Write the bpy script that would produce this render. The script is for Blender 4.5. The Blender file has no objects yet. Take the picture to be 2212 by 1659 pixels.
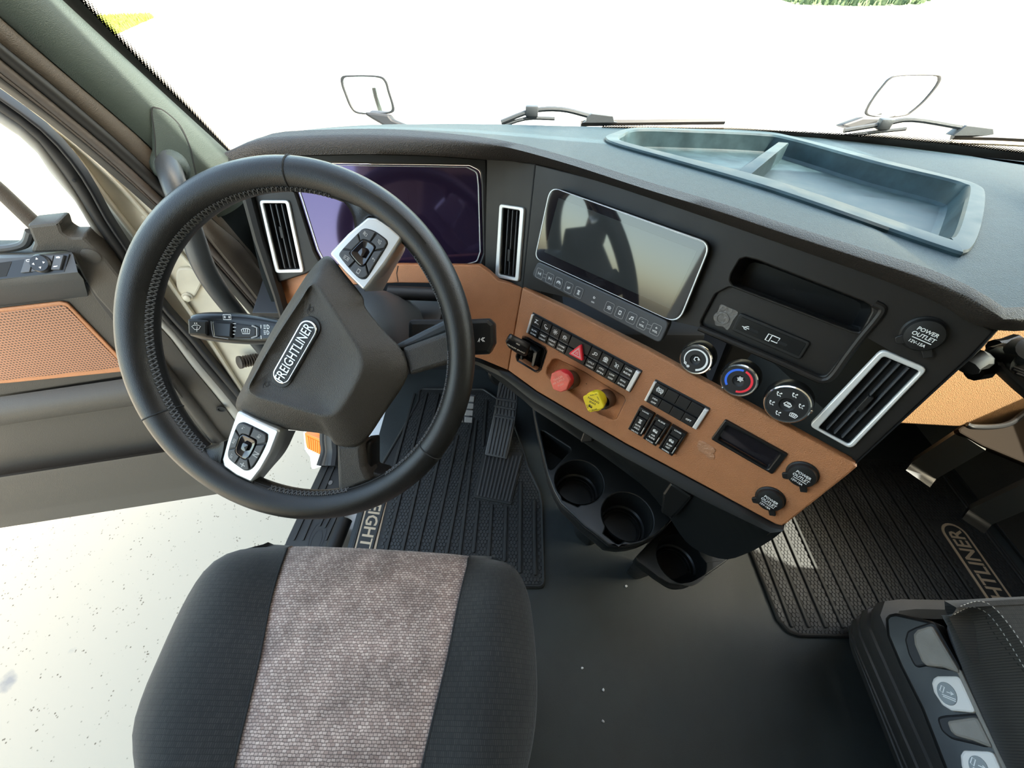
import bpy, bmesh, math, random
from mathutils.bvhtree import BVHTree
from mathutils import Vector, Matrix, noise
R = math.radians
random.seed(7)
SC = bpy.context.scene
COL = SC.collection

# ---------------------------------------------------------------- camera
F, CX, CY = 860.0, 1106.0, 829.5          # focal length and centre of a 2212 x 1659 frame
PITCH, YAW = R(49.3), R(1.0)
EYE = Vector((0, 0, 1.15))
cam = bpy.data.cameras.new('camera')
cam.sensor_fit = 'HORIZONTAL'; cam.sensor_width = 36.0; cam.lens = F / 2212 * 36.0
cam.clip_start = 0.02; cam.clip_end = 300
co = bpy.data.objects.new('camera', cam); COL.objects.link(co)
co.location = EYE; co.rotation_euler = (R(90) - PITCH, 0, YAW)
SC.camera = co

# ---------------------------------------------------------------- sky, sun, exposure
SC.view_settings.view_transform = 'Standard'
SC.view_settings.look = 'None'
SC.view_settings.gamma = 1.0
SC.view_settings.use_curve_mapping = False
SC.view_settings.exposure = 3.6
SC.cycles.use_denoising = True
SC.cycles.max_bounces = 8
SC.cycles.diffuse_bounces = 5
SC.cycles.transparent_max_bounces = 16
SC.cycles.caustics_reflective = False
SC.cycles.caustics_refractive = False
SUN_AZ, SUN_EL = 116.0, 50.0               # degrees clockwise from the truck's nose, height
w = bpy.data.worlds.new('sky'); SC.world = w; w.use_nodes = True
nt = w.node_tree; nt.nodes.clear()
sky = nt.nodes.new('ShaderNodeTexSky'); sky.sky_type = 'NISHITA'
sky.sun_disc = False; sky.sun_elevation = R(SUN_EL); sky.sun_rotation = R(SUN_AZ)
sky.air_density = 1.0; sky.dust_density = 2.5; sky.ozone_density = 1.0
bg = nt.nodes.new('ShaderNodeBackground'); bg.inputs['Strength'].default_value = 0.16
out = nt.nodes.new('ShaderNodeOutputWorld')
wm = nt.nodes.new('ShaderNodeMix'); wm.data_type = 'RGBA'; wm.blend_type = 'MULTIPLY'; wm.inputs['Factor'].default_value = 1.0
wm.inputs['B'].default_value = (1.0, .935, .745, 1)          # a hazy, slightly warm sky
nt.links.new(sky.outputs[0], wm.inputs['A']); nt.links.new(wm.outputs['Result'], bg.inputs[0]); nt.links.new(bg.outputs[0], out.inputs[0])
sl = bpy.data.lights.new('sun', 'SUN'); sl.energy = 2.6; sl.angle = R(0.6); sl.color = (1.0, 0.93, 0.82)
so = bpy.data.objects.new('sun', sl); COL.objects.link(so)
az, el = R(SUN_AZ), R(SUN_EL)
sdir = Vector((math.sin(az) * math.cos(el), math.cos(az) * math.cos(el), math.sin(el)))   # towards the sun
so.rotation_euler = sdir.to_track_quat('Z', 'Y').to_euler(); so.location = sdir * 30

# ---------------------------------------------------------------- rays and planes
_cp, _sp = math.cos(PITCH), math.sin(PITCH)
_Rz = Matrix.Rotation(YAW, 3, 'Z')
FWD = _Rz @ Vector((0, _cp, -_sp)); UPV = _Rz @ Vector((0, _sp, _cp)); RGT = _Rz @ Vector((1, 0, 0))
def ray(x, y): return FWD + RGT * ((x - CX) / F) - UPV * ((y - CY) / F)
def at_z(x, y, z): r = ray(x, y); return EYE + r * ((z - EYE.z) / r.z)
def at_y(x, y, Y): r = ray(x, y); return EYE + r * (Y / r.y)
def at_x(x, y, X): r = ray(x, y); return EYE + r * (X / r.x)
def at_d(x, y, d): return EYE + ray(x, y) * d
class Plane:
    def __init__(s, o, n, uhint):
        s.o = Vector(o); s.n = Vector(n).normalized()
        u = Vector(uhint); s.u = (u - s.n * u.dot(s.n)).normalized(); s.v = s.n.cross(s.u)
    def hit(s, x, y, off=0.0):
        r = ray(x, y); return EYE + r * (((s.o + s.n * off) - EYE).dot(s.n) / r.dot(s.n))
    def loc(s, x, y, off=0.0):
        d = s.hit(x, y, off) - s.o; return (d.dot(s.u), d.dot(s.v))
    def locs(s, pts, off=0.0): return [s.loc(p[0], p[1], off) for p in pts]
    def l3(s, P): d = Vector(P) - s.o; return (d.dot(s.u), d.dot(s.v))
    def P(s, a, b, c=0.0): return s.o + s.u * a + s.v * b + s.n * c
    def moved(s, off): return Plane(s.o + s.n * off, s.n, s.u)
def plane3(a, b, c, flip=None):
    a, b, c = Vector(a), Vector(b), Vector(c)
    n = (b - a).cross(c - a).normalized()
    if n.dot(EYE - a) < 0: n = -n
    return Plane(a, n, b - a)
def ZM(ox, oy, s):                         # reads coordinates taken in an enlarged crop
    return lambda *pts: [(ox + p[0] * s, oy + p[1] * s) for p in pts]

# ---------------------------------------------------------------- 2D outlines
def rnd(poly, r, n=4):
    """polygon with its corners rounded by radius r (a number or one per corner)"""
    out = []; m = len(poly)
    for i in range(m):
        p = Vector(poly[i]); a = Vector(poly[i - 1]) - p; b = Vector(poly[(i + 1) % m]) - p
        ri = r[i] if isinstance(r, (list, tuple)) else r
        la, lb = a.length, b.length
        if ri <= 0 or la < 1e-9 or lb < 1e-9: out.append(tuple(p)); continue
        ang = a.angle(b); t = min(ri / max(math.tan(ang / 2), 1e-6), la * .48, lb * .48)
        p0 = p + a.normalized() * t; p1 = p + b.normalized() * t
        for k in range(n + 1):
            s = k / n; out.append(tuple(p0 * (1 - s) ** 2 + p * 2 * s * (1 - s) + p1 * s * s))
    return out
def cr(pts, n=6, closed=True):
    """Catmull-Rom through points of any dimension"""
    P = [Vector(p) for p in pts]; m = len(P); out = []
    rng = range(m) if closed else range(m - 1)
    for i in rng:
        p1, p2 = P[i], P[(i + 1) % m]
        p0 = P[i - 1] if (closed or i > 0) else p1 * 2 - p2
        p3 = P[(i + 2) % m] if (closed or i + 2 < m) else p2 * 2 - p1
        for k in range(n):
            t = k / n
            out.append(.5 * ((2 * p1) + (p2 - p0) * t + (2 * p0 - 5 * p1 + 4 * p2 - p3) * t * t + (3 * p1 - p0 - 3 * p2 + p3) * t ** 3))
    if not closed: out.append(P[-1].copy())
    return out
def resample(pts, n, closed=False):
    P = [Vector(p) for p in pts]
    if closed: P = P + [P[0]]
    L = [0]
    for a, b in zip(P, P[1:]): L.append(L[-1] + (b - a).length)
    out = []; j = 0; m = n if closed else n - 1
    for i in range(n):
        d = L[-1] * i / m
        while j < len(L) - 2 and L[j + 1] < d: j += 1
        s = (d - L[j]) / max(L[j + 1] - L[j], 1e-12); out.append(P[j].lerp(P[j + 1], min(max(s, 0), 1)))
    return out
def circle(cx, cy, r, n=32, ry=None):
    return [(cx + r * math.cos(2 * math.pi * i / n), cy + (ry or r) * math.sin(2 * math.pi * i / n)) for i in range(n)]
def inside(p, poly):
    x, y = p; c = False; j = len(poly) - 1
    for i in range(len(poly)):
        xi, yi = poly[i][0], poly[i][1]; xj, yj = poly[j][0], poly[j][1]
        if (yi > y) != (yj > y) and x < (xj - xi) * (y - yi) / (yj - yi) + xi: c = not c
        j = i
    return c
def offset_poly(poly, d):
    """outline moved inwards by d"""
    ar = sum(poly[i - 1][0] * poly[i][1] - poly[i][0] * poly[i - 1][1] for i in range(len(poly)))
    sg = 1 if ar > 0 else -1; out = []; m = len(poly)
    for i in range(m):
        a, p, b = Vector(poly[i - 1]), Vector(poly[i]), Vector(poly[(i + 1) % m])
        e1 = (p - a).normalized(); e2 = (b - p).normalized()
        n1 = Vector((-e1.y, e1.x)) * sg; n2 = Vector((-e2.y, e2.x)) * sg
        n = n1 + n2
        if n.length < 1e-6: n = n1
        n = n / max(n.dot(n1), .35) if abs(n.dot(n1)) > 1e-6 else n
        out.append(tuple(p + n * d))
    return out
def scaled(poly, k, c=None):
    if c is None: c = (sum(p[0] for p in poly) / len(poly), sum(p[1] for p in poly) / len(poly))
    return [(c[0] + (p[0] - c[0]) * k, c[1] + (p[1] - c[1]) * k) for p in poly]

# ---------------------------------------------------------------- objects
WL = {}                                     # world position of every object
def tag(o, label=None, cat=None, group=None, kind=None):
    if label: o['label'] = label
    if cat: o['category'] = cat
    if group: o['group'] = group
    if kind: o['kind'] = kind
    return o
def thing(name, label, cat, loc, group=None):
    o = bpy.data.objects.new(name, None); COL.objects.link(o); o.location = loc
    o.empty_display_size = .05; WL[o] = Vector(loc)
    return tag(o, label, cat, group)
def struct_root(name, loc):
    o = bpy.data.objects.new(name, None); COL.objects.link(o); o.location = loc
    o.empty_display_size = .05; WL[o] = Vector(loc); o['kind'] = 'structure'
    return o
def put(name, me, mat, parent=None, smooth=35, kind=None, label=None, origin=None):
    """link mesh data given in world coordinates as one object"""
    if me.vertices:
        lo = Vector((min(v.co[i] for v in me.vertices) for i in range(3)))
        hi = Vector((max(v.co[i] for v in me.vertices) for i in range(3)))
        c = (lo + hi) / 2
        if origin is not None: c = Vector(origin)
        me.transform(Matrix.Translation(-c))
    else: c = Vector()
    o = bpy.data.objects.new(name, me); COL.objects.link(o)
    if parent is not None:
        o.parent = parent; o.location = c - WL[parent]
    else: o.location = c
    WL[o] = c
    if mat is not None:
        me.materials.clear()
        for m in (mat if isinstance(mat, (list, tuple)) else [mat]): me.materials.append(m)
    if smooth: shade(me, smooth)
    if kind: o['kind'] = kind
    if label: o['label'] = label
    return o
def shade(me, ang):
    bm = bmesh.new(); bm.from_mesh(me)
    for f in bm.faces: f.smooth = True
    th = R(ang)
    for e in bm.edges:
        e.smooth = not (len(e.link_faces) == 2 and e.calc_face_angle(0) > th)
    bm.to_mesh(me); bm.free()
def newmesh(verts, faces, fix=True):
    me = bpy.data.meshes.new('m'); me.from_pydata([tuple(v) for v in verts], [], faces)
    if fix:
        bm = bmesh.new(); bm.from_mesh(me); bmesh.ops.recalc_face_normals(bm, faces=bm.faces); bm.to_mesh(me); bm.free()
    return me
def curve_mesh(loops, half, bev, res):
    cu = bpy.data.curves.new('c', 'CURVE'); cu.dimensions = '2D'; cu.fill_mode = 'BOTH'
    for l in loops:
        s = cu.splines.new('POLY'); s.points.add(len(l) - 1)
        for i, p in enumerate(l): s.points[i].co = (p[0], p[1], 0, 1)
        s.use_cyclic_u = True
    bev = min(bev, half * .98)
    cu.extrude = half - bev; cu.bevel_depth = bev; cu.bevel_resolution = res; cu.offset = -bev
    ob = bpy.data.objects.new('c', cu); me = bpy.data.meshes.new_from_object(ob)
    bpy.data.objects.remove(ob); bpy.data.curves.remove(cu)
    return me
def plate(name, pl, loops, c0, c1, mat, parent=None, bev=.001, res=1, **kw):
    """flat plate: first loop the outline, the others holes (local 2D), from height c0 to c1 along the plane's normal"""
    me = curve_mesh(loops, (c1 - c0) / 2, bev, res)
    mid = (c0 + c1) / 2
    M = Matrix(((pl.u.x, pl.v.x, pl.n.x, 0), (pl.u.y, pl.v.y, pl.n.y, 0), (pl.u.z, pl.v.z, pl.n.z, 0), (0, 0, 0, 1)))
    me.transform(Matrix.Translation(pl.o + pl.n * mid) @ M)
    return put(name, me, mat, parent, **kw)
def plate_px(name, pl, px, c0, c1, mat, parent=None, r=0, holes=(), bev=.001, n=4, **kw):
    l = [rnd(pl.locs(px, c1), r, n)]
    for h in holes: l.append(h)
    return plate(name, pl, l, c0, c1, mat, parent, bev=bev, **kw)
def bag(name, pl, px, rise, drop, mat, parent=None, **kw):
    pass
def loft(name, rows, mat, parent=None, closed=False, cap=False, **kw):
    """surface through rows of equally many points; closed joins each row's ends"""
    m = len(rows[0]); V = [p for r in rows for p in r]; Fc = []
    for i in range(len(rows) - 1):
        for j in range(m if closed else m - 1):
            k = (j + 1) % m
            Fc.append((i * m + j, i * m + k, (i + 1) * m + k, (i + 1) * m + j))
    if cap:
        Fc.append(tuple(range(m))); Fc.append(tuple((len(rows) - 1) * m + j for j in range(m)))
    return put(name, newmesh(V, Fc), mat, parent, **kw)
def tube_mesh(pts, r, seg=12, closed=False, cap=True, flat=1.0, up=None):
    P = [Vector(p) for p in pts]; m = len(P); V = []; Fc = []
    rad = r if isinstance(r, (list, tuple)) else [r] * m
    U = Vector(up) if up else None
    for i in range(m):
        a = P[i - 1] if (closed or i > 0) else P[i]; b = P[(i + 1) % m] if (closed or i < m - 1) else P[i]
        t = (b - a).normalized()
        if U is None: U = t.orthogonal()
        U = (U - t * U.dot(t)).normalized(); W = t.cross(U)
        for k in range(seg):
            an = 2 * math.pi * k / seg
            V.append(P[i] + (U * math.cos(an) * flat + W * math.sin(an)) * rad[i])
    for i in range(m if closed else m - 1):
        q = (i + 1) % m
        for k in range(seg):
            l = (k + 1) % seg
            Fc.append((i * seg + k, i * seg + l, q * seg + l, q * seg + k))
    if cap and not closed:
        Fc.append(tuple(range(seg))); Fc.append(tuple((m - 1) * seg + k for k in range(seg)))
    return V, Fc
def tube(name, pts, r, mat, parent=None, seg=12, closed=False, cap=True, flat=1.0, up=None, **kw):
    V, Fc = tube_mesh(pts, r, seg, closed, cap, flat, up)
    return put(name, newmesh(V, Fc), mat, parent, **kw)
def lathe(name, o, n, prof, mat, parent=None, seg=32, cap=True, **kw):
    """prof: (radius, height along n)"""
    o = Vector(o); n = Vector(n).normalized(); u = n.orthogonal().normalized(); v = n.cross(u)
    rows = [[o + n * c + (u * math.cos(2 * math.pi * k / seg) + v * math.sin(2 * math.pi * k / seg)) * r for k in range(seg)] for r, c in prof]
    return loft(name, rows, mat, parent, closed=True, cap=cap, **kw)
def box_mesh(x0, x1, y0, y1, z0, z1, bev=0.0, seg=2):
    bm = bmesh.new(); bmesh.ops.create_cube(bm, size=1)
    for v in bm.verts: v.co = Vector(((x0 + x1) / 2 + v.co.x * (x1 - x0), (y0 + y1) / 2 + v.co.y * (y1 - y0), (z0 + z1) / 2 + v.co.z * (z1 - z0)))
    if bev: bmesh.ops.bevel(bm, geom=bm.edges[:], offset=bev, segments=seg, affect='EDGES', profile=.5)
    me = bpy.data.meshes.new('m'); bm.to_mesh(me); bm.free(); return me
def box(name, x0, x1, y0, y1, z0, z1, mat, parent=None, bev=0.0, **kw):
    return put(name, box_mesh(x0, x1, y0, y1, z0, z1, bev), mat, parent, **kw)
def join(meshes):
    bm = bmesh.new()
    for m in meshes: bm.from_mesh(m); bpy.data.meshes.remove(m)
    me = bpy.data.meshes.new('m'); bm.to_mesh(me); bm.free(); return me
def strokes(name, pl, lines, wd, c, mat, parent, h=.0003):
    """thin raised lines on a plane (printed signs), local 2D polylines"""
    V = []; Fc = []
    for ln in lines:
        ln = [Vector(p) for p in ln]
        closed = len(ln) > 2 and (ln[0] - ln[-1]).length < 1e-9
        if closed: ln = ln[:-1]
        m = len(ln); base = len(V)
        for i in range(m):
            a = ln[i - 1] if (i or closed) else ln[i]; b = ln[(i + 1) % m] if (i < m - 1 or closed) else ln[i]
            t = b - a
            if t.length < 1e-12: t = Vector((1, 0))
            t.normalize(); nn = Vector((-t.y, t.x)) * wd / 2
            for s in (1, -1):
                q = ln[i] + nn * s; V.append(pl.P(q.x, q.y, c + h))
        for i in range(m if closed else m - 1):
            j = (i + 1) % m
            Fc.append((base + 2 * i, base + 2 * i + 1, base + 2 * j + 1, base + 2 * j))
    return put(name, newmesh(V, Fc, False), mat, parent, smooth=0)
def fills(name, pl, polys, c, mat, parent, h=.0003):
    V = []; Fc = []
    for p in polys:
        b = len(V); V += [pl.P(q[0], q[1], c + h) for q in p]; Fc.append(tuple(range(b, b + len(p))))
    return put(name, newmesh(V, Fc, False), mat, parent, smooth=0)
def text(name, s, pl, a0, a1, c, mat, parent, hgt=None, depth=.0002, bold=.012, up=1, shear=0):
    """lettering whose first line runs from local point a0 to a1; several lines allowed"""
    tx = bpy.data.curves.new('t', 'FONT'); tx.body = s; tx.size = 1; tx.extrude = .001; tx.offset = bold
    tx.align_x = 'CENTER'; tx.resolution_u = 2; tx.space_line = .95; tx.shear = shear
    ob = bpy.data.objects.new('t', tx); me = bpy.data.meshes.new_from_object(ob)
    bpy.data.objects.remove(ob); bpy.data.curves.remove(tx)
    x0 = min(v.co.x for v in me.vertices); x1 = max(v.co.x for v in me.vertices)
    y0 = min(v.co.y for v in me.vertices); y1 = max(v.co.y for v in me.vertices)
    a0 = Vector(a0); a1 = Vector(a1); d = a1 - a0; L = d.length; d.normalize(); e = Vector((-d.y, d.x)) * up
    sx = L / (x1 - x0); sy = (hgt / (y1 - y0)) if hgt else sx
    for v in me.vertices:
        X = (v.co.x - x0) * sx; Y = (v.co.y - (y0 + y1) / 2) * sy
        q = a0 + d * X + e * Y
        v.co = pl.P(q.x, q.y, c + depth * (1 if v.co.z > 0 else -.5))
    return put(name, me, mat, parent, smooth=0)
def text_px(name, s, pl, p0, p1, c, mat, parent, **kw):
    return text(name, s, pl, pl.loc(*p0, c), pl.loc(*p1, c), c, mat, parent, **kw)

# ---------------------------------------------------------------- materials
def lin(h):
    h = h.lstrip('#'); o = []
    for i in (0, 2, 4):
        c = int(h[i:i + 2], 16) / 255; o.append(c / 12.92 if c <= .04045 else ((c + .055) / 1.055) ** 2.4)
    return (*o, 1)
def mat(name, col, rough=.5, metal=0.0, bump=0.0, scale=200.0, var=0.0, vscale=8.0, spec=.5, coat=0.0, detail=3.0, kind='noise', trans=0.0, sheen=0.0, rvar=0.0, stint=None):
    m = bpy.data.materials.new(name); m.use_nodes = True; nt = m.node_tree; N = nt.nodes; Lk = nt.links
    b = N['Principled BSDF']
    c = lin(col) if isinstance(col, str) else (*col, 1)
    b.inputs['Base Color'].default_value = c; b.inputs['Roughness'].default_value = rough
    b.inputs['Metallic'].default_value = metal; b.inputs['Specular IOR Level'].default_value = spec
    b.inputs['Coat Weight'].default_value = coat; b.inputs['Sheen Weight'].default_value = sheen
    if stint: b.inputs['Specular Tint'].default_value = (*stint, 1)
    tc = N.new('ShaderNodeTexCoord')
    if var or rvar:
        n = N.new('ShaderNodeTexNoise'); n.inputs['Scale'].default_value = vscale; n.inputs['Detail'].default_value = 6
        Lk.new(tc.outputs['Object'], n.inputs['Vector'])
        if var:
            r = N.new('ShaderNodeMapRange'); r.inputs['From Min'].default_value = .3; r.inputs['From Max'].default_value = .7
            r.inputs['To Min'].default_value = 1 - var; r.inputs['To Max'].default_value = 1 + var
            Lk.new(n.outputs['Fac'], r.inputs['Value'])
            mx = N.new('ShaderNodeVectorMath'); mx.operation = 'SCALE'; mx.inputs[0].default_value = c[:3]
            Lk.new(r.outputs[0], mx.inputs['Scale']); Lk.new(mx.outputs[0], b.inputs['Base Color'])
        if rvar:
            r2 = N.new('ShaderNodeMapRange'); r2.inputs['From Min'].default_value = .3; r2.inputs['From Max'].default_value = .7
            r2.inputs['To Min'].default_value = rough - rvar; r2.inputs['To Max'].default_value = rough + rvar
            Lk.new(n.outputs['Fac'], r2.inputs['Value']); Lk.new(r2.outputs[0], b.inputs['Roughness'])
    if bump:
        if kind == 'voronoi':
            t = N.new('ShaderNodeTexVoronoi'); t.feature = 'SMOOTH_F1'; o = t.outputs['Distance']
        else:
            t = N.new('ShaderNodeTexNoise'); t.inputs['Detail'].default_value = detail; o = t.outputs['Fac']
        t.inputs['Scale'].default_value = scale; Lk.new(tc.outputs['Object'], t.inputs['Vector'])
        bp = N.new('ShaderNodeBump'); bp.inputs['Strength'].default_value = min(bump, 1); bp.inputs['Distance'].default_value = .002
        Lk.new(o, bp.inputs['Height']); Lk.new(bp.outputs[0], b.inputs['Normal'])
    return m
def glass_mat(name, tint=(1, 1, 1), ior=1.5):
    m = bpy.data.materials.new(name); m.use_nodes = True; nt = m.node_tree; nt.nodes.clear()
    o = nt.nodes.new('ShaderNodeOutputMaterial'); mx = nt.nodes.new('ShaderNodeMixShader'); fr = nt.nodes.new('ShaderNodeFresnel')
    t = nt.nodes.new('ShaderNodeBsdfTransparent'); g = nt.nodes.new('ShaderNodeBsdfGlossy')
    t.inputs[0].default_value = (*tint, 1); g.inputs['Roughness'].default_value = 0.0; 
    ge = nt.nodes.new('ShaderNodeNewGeometry'); mr = nt.nodes.new('ShaderNodeMapRange')
    mr.inputs['To Min'].default_value = ior; mr.inputs['To Max'].default_value = 1 / ior      # same reflection from both sides of the pane
    nt.links.new(ge.outputs['Backfacing'], mr.inputs['Value']); nt.links.new(mr.outputs[0], fr.inputs[0])
    nt.links.new(fr.outputs[0], mx.inputs[0]); nt.links.new(t.outputs[0], mx.inputs[1]); nt.links.new(g.outputs[0], mx.inputs[2]); nt.links.new(mx.outputs[0], o.inputs[0])
    return m

M = {}
M['fascia'] = mat('soft_black_fascia', (.0125, .0105, .009), .46, bump=.12, scale=1400, rvar=.04, vscale=25, spec=.34)
M['gloss_black'] = mat('satin_black_plastic', (.008, .008, .008), .30, bump=.03, scale=900, spec=.4)
M['black'] = mat('black_plastic', (.010, .0095, .009), .5, bump=.10, scale=1300, spec=.35)
M['deep'] = mat('deep_black_plastic', (.008, .008, .009), .55)
M['void'] = mat('dark_recess', (.003, .003, .003), .8)
M['console'] = mat('console_black_plastic', (.009, .0098, .010), .36, bump=.06, scale=1500, rvar=.06, vscale=18, spec=.4)
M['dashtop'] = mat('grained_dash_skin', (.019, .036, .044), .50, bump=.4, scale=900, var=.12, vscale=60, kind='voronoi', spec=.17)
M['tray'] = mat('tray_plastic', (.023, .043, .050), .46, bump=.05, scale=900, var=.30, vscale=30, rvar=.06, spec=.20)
M['eyebrow'] = mat('grained_brown_black_skin', (.026, .021, .017), .58, bump=.55, scale=800, kind='voronoi')
M['brown'] = mat('saddle_brown_skin', (.40, .165, .068), .5, bump=.4, scale=900, var=.05, vscale=40, kind='voronoi')
M['leather'] = mat('black_wheel_leather', (.0095, .0088, .008), .38, bump=.16, scale=1500, kind='voronoi', rvar=.06, vscale=12, spec=.38)
M['hub'] = mat('grained_hub_skin', (.036, .031, .025), .46, bump=.38, scale=1300, kind='voronoi', spec=.4)
M['seam'] = mat('dark_seam', (.006, .006, .006), .8)  # near-black colour of seams, joints and pressed signs
M['thread'] = mat('dark_thread', (.06, .06, .06), .6)
M['silver'] = mat('satin_silver_paint', (.62, .62, .60), .36, metal=.75, bump=.03, scale=700)
M['silver_light'] = mat('pale_silver_trim', (.70, .70, .68), .42, metal=.35)
M['chrome'] = mat('bright_chrome', (.86, .86, .84), .13, metal=1.0)
M['white'] = mat('white_print', (.80, .80, .78), .6)
M['greyprint'] = mat('grey_print', (.34, .34, .33), .6)
M['screen'] = mat('off_screen_glass', (.012, .010, .012), .04, spec=.7, rvar=0)
M['screen2'] = mat('off_display_panel', (.035, .037, .036), .05, spec=.7)
M['cluster_glass'] = mat('violet_coated_glass', (.020, .012, .030), .07, spec=1.0, stint=(.80, .60, 1.0))
M['strip'] = mat('graphite_key_strip', (.050, .052, .056), .5)
M['rubber'] = mat('mat_rubber', (.020, .0195, .018), .55, bump=.1, scale=900, rvar=.08, vscale=14, spec=.4)
M['rubber_pad'] = mat('mat_honeycomb_rubber', (.029, .0285, .027), .5, rvar=.08, vscale=9, spec=.4)
M['pedal'] = mat('pedal_rubber', (.046, .044, .043), .5, bump=.06, scale=700)
M['steel'] = mat('worn_pedal_steel', (.20, .19, .18), .45, metal=.4, bump=.1, scale=300)
M['floor'] = mat('floor_vinyl', (.026, .031, .031), .48, bump=.25, scale=900, var=.25, vscale=7, rvar=.10, spec=.45)
M['tan'] = mat('tan_print', (.50, .38, .25), .6)
M['pillar'] = mat('pillar_skin', (.040, .052, .045), .5, bump=.3, scale=900, kind='voronoi', spec=.36)
M['pillar_side'] = mat('pillar_side_skin', (.060, .048, .037), .55, bump=.35, scale=900, kind='voronoi', spec=.35)
M['seal'] = mat('black_door_seal', (.018, .017, .016), .55, spec=.35)
M['seal2'] = mat('ribbed_brown_seal', (.080, .066, .058), .6, bump=.3, scale=260)
M['jamb'] = mat('unpainted_jamb_metal', (.60, .555, .44), .5, var=.18, vscale=9, bump=.1, scale=60)
M['doorgrey'] = mat('door_trim_skin', (.048, .042, .034), .55, bump=.3, scale=900, kind='voronoi', spec=.35)
M['doorblue'] = mat('door_ledge_skin', (.042, .043, .043), .5, bump=.2, scale=900, spec=.4)
M['tube'] = mat('grab_handle_skin', (.030, .034, .037), .42, bump=.15, scale=600)
M['paint'] = mat('white_truck_paint', (.80, .80, .80), .3, coat=.4)
M['amber'] = mat('amber_lens', (.85, .22, .02), .25)
M['red'] = mat('red_knob_plastic', (.72, .035, .045), .35)
M['redface'] = mat('worn_red_knob_face', (.85, .16, .12), .5, var=.15, vscale=60)
M['redprint'] = mat('pale_red_print', (.95, .45, .35), .5)
M['yellow'] = mat('yellow_knob_plastic', (.85, .66, .02), .38)
M['blackprint'] = mat('dark_print', (.05, .04, .01), .6)
M['blue'] = mat('blue_print', (.03, .15, .75), .5)
M['redline'] = mat('red_print', (.85, .03, .05), .5)
M['concrete_white'] = mat('window_frame_black', (.03, .03, .03), .5)
M['headliner'] = mat('beige_headliner', (.50, .46, .40), .9, bump=.1, scale=300)
M['button_white'] = mat('seat_button_white', (.82, .78, .72), .55, bump=.05, scale=400)
M['button_grey'] = mat('seat_button_grey', (.22, .24, .24), .4)
M['pod'] = mat('worn_grey_pod', (.26, .235, .20), .6, bump=.3, scale=260, var=.12, vscale=30)
M['frit'] = mat('black_glass_frit', (.006, .006, .006), .5)
M['glass'] = glass_mat('window_glass', (.93, .96, .95))
M['mirror'] = mat('mirror_glass', (.92, .93, .93), .02, metal=1.0)
M['residue'] = mat('dried_glue', (.12, .11, .10), .35, bump=.6, scale=160)
M['clearglue'] = mat('clear_glue_spot', (.42, .215, .12), .2, bump=.9, scale=220)
M['crumb'] = mat('white_crumb', (.7, .7, .7), .8)
M['lint'] = mat('white_seat_thread', (.6, .58, .54), .7)
M['glove'] = mat('tan_glove_box_skin', (.235, .128, .055), .55, bump=.45, scale=700, kind='voronoi')
M['brown_dark'] = mat('dark_brown_collar', (.13, .070, .042), .5)
M['skirt'] = mat('rubber_seat_skirt', (.055, .053, .050), .55, bump=.08, scale=500, spec=.4, rvar=.08, vscale=20)
M['thread_pale'] = mat('pale_seat_thread', (.38, .36, .33), .7)
M['kick'] = mat('dark_kick_panel', (.008, .010, .010), .8, bump=.2, scale=900, spec=.12)
M['holder'] = mat('matt_dark_brown_plastic', (.012, .008, .005), .75, spec=.05)
M['holder_leg'] = mat('dark_grey_holder_leg', (.065, .062, .052), .5)
M['sill_paint'] = mat('dull_painted_door_edge', (.30, .285, .25), .5)
def fabric_mat(name, c1, c2, cm, wx, wy, var=.25, vscale=18, rough=.9, bump=.5, wob=.0022):
    m = bpy.data.materials.new(name); m.use_nodes = True; nt = m.node_tree; N = nt.nodes; Lk = nt.links
    b = N['Principled BSDF']; b.inputs['Roughness'].default_value = rough; b.inputs['Specular IOR Level'].default_value = .2
    b.inputs['Sheen Weight'].default_value = .15
    tc = N.new('ShaderNodeTexCoord'); nz = N.new('ShaderNodeTexNoise'); nz.inputs['Scale'].default_value = 120; nz.inputs['Detail'].default_value = 3
    Lk.new(tc.outputs['Object'], nz.inputs['Vector'])
    ad = N.new('ShaderNodeVectorMath'); ad.operation = 'MULTIPLY_ADD'; ad.inputs[1].default_value = (wob, wob, 0)
    Lk.new(nz.outputs['Color'], ad.inputs[0]); Lk.new(tc.outputs['Object'], ad.inputs[2])
    br = N.new('ShaderNodeTexBrick'); br.inputs['Scale'].default_value = 1.0; br.offset = .5
    br.inputs['Brick Width'].default_value = wx; br.inputs['Row Height'].default_value = wy
    br.inputs['Mortar Size'].default_value = min(wx, wy) * .16; br.inputs['Mortar Smooth'].default_value = .6
    br.inputs['Color1'].default_value = (*c1, 1); br.inputs['Color2'].default_value = (*c2, 1); br.inputs['Mortar'].default_value = (*cm, 1)
    Lk.new(ad.outputs[0], br.inputs['Vector'])
    n2 = N.new('ShaderNodeTexNoise'); n2.inputs['Scale'].default_value = vscale; n2.inputs['Detail'].default_value = 5
    Lk.new(tc.outputs['Object'], n2.inputs['Vector'])
    r = N.new('ShaderNodeMapRange'); r.inputs['From Min'].default_value = .3; r.inputs['From Max'].default_value = .7
    r.inputs['To Min'].default_value = 1 - var; r.inputs['To Max'].default_value = 1 + var; Lk.new(n2.outputs['Fac'], r.inputs['Value'])
    mx = N.new('ShaderNodeVectorMath'); mx.operation = 'SCALE'; Lk.new(br.outputs['Color'], mx.inputs[0]); Lk.new(r.outputs[0], mx.inputs['Scale'])
    Lk.new(mx.outputs[0], b.inputs['Base Color'])
    bp = N.new('ShaderNodeBump'); bp.inputs['Strength'].default_value = bump; bp.inputs['Distance'].default_value = .0015; bp.invert = True
    Lk.new(br.outputs['Fac'], bp.inputs['Height']); Lk.new(bp.outputs[0], b.inputs['Normal'])
    return m
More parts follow.
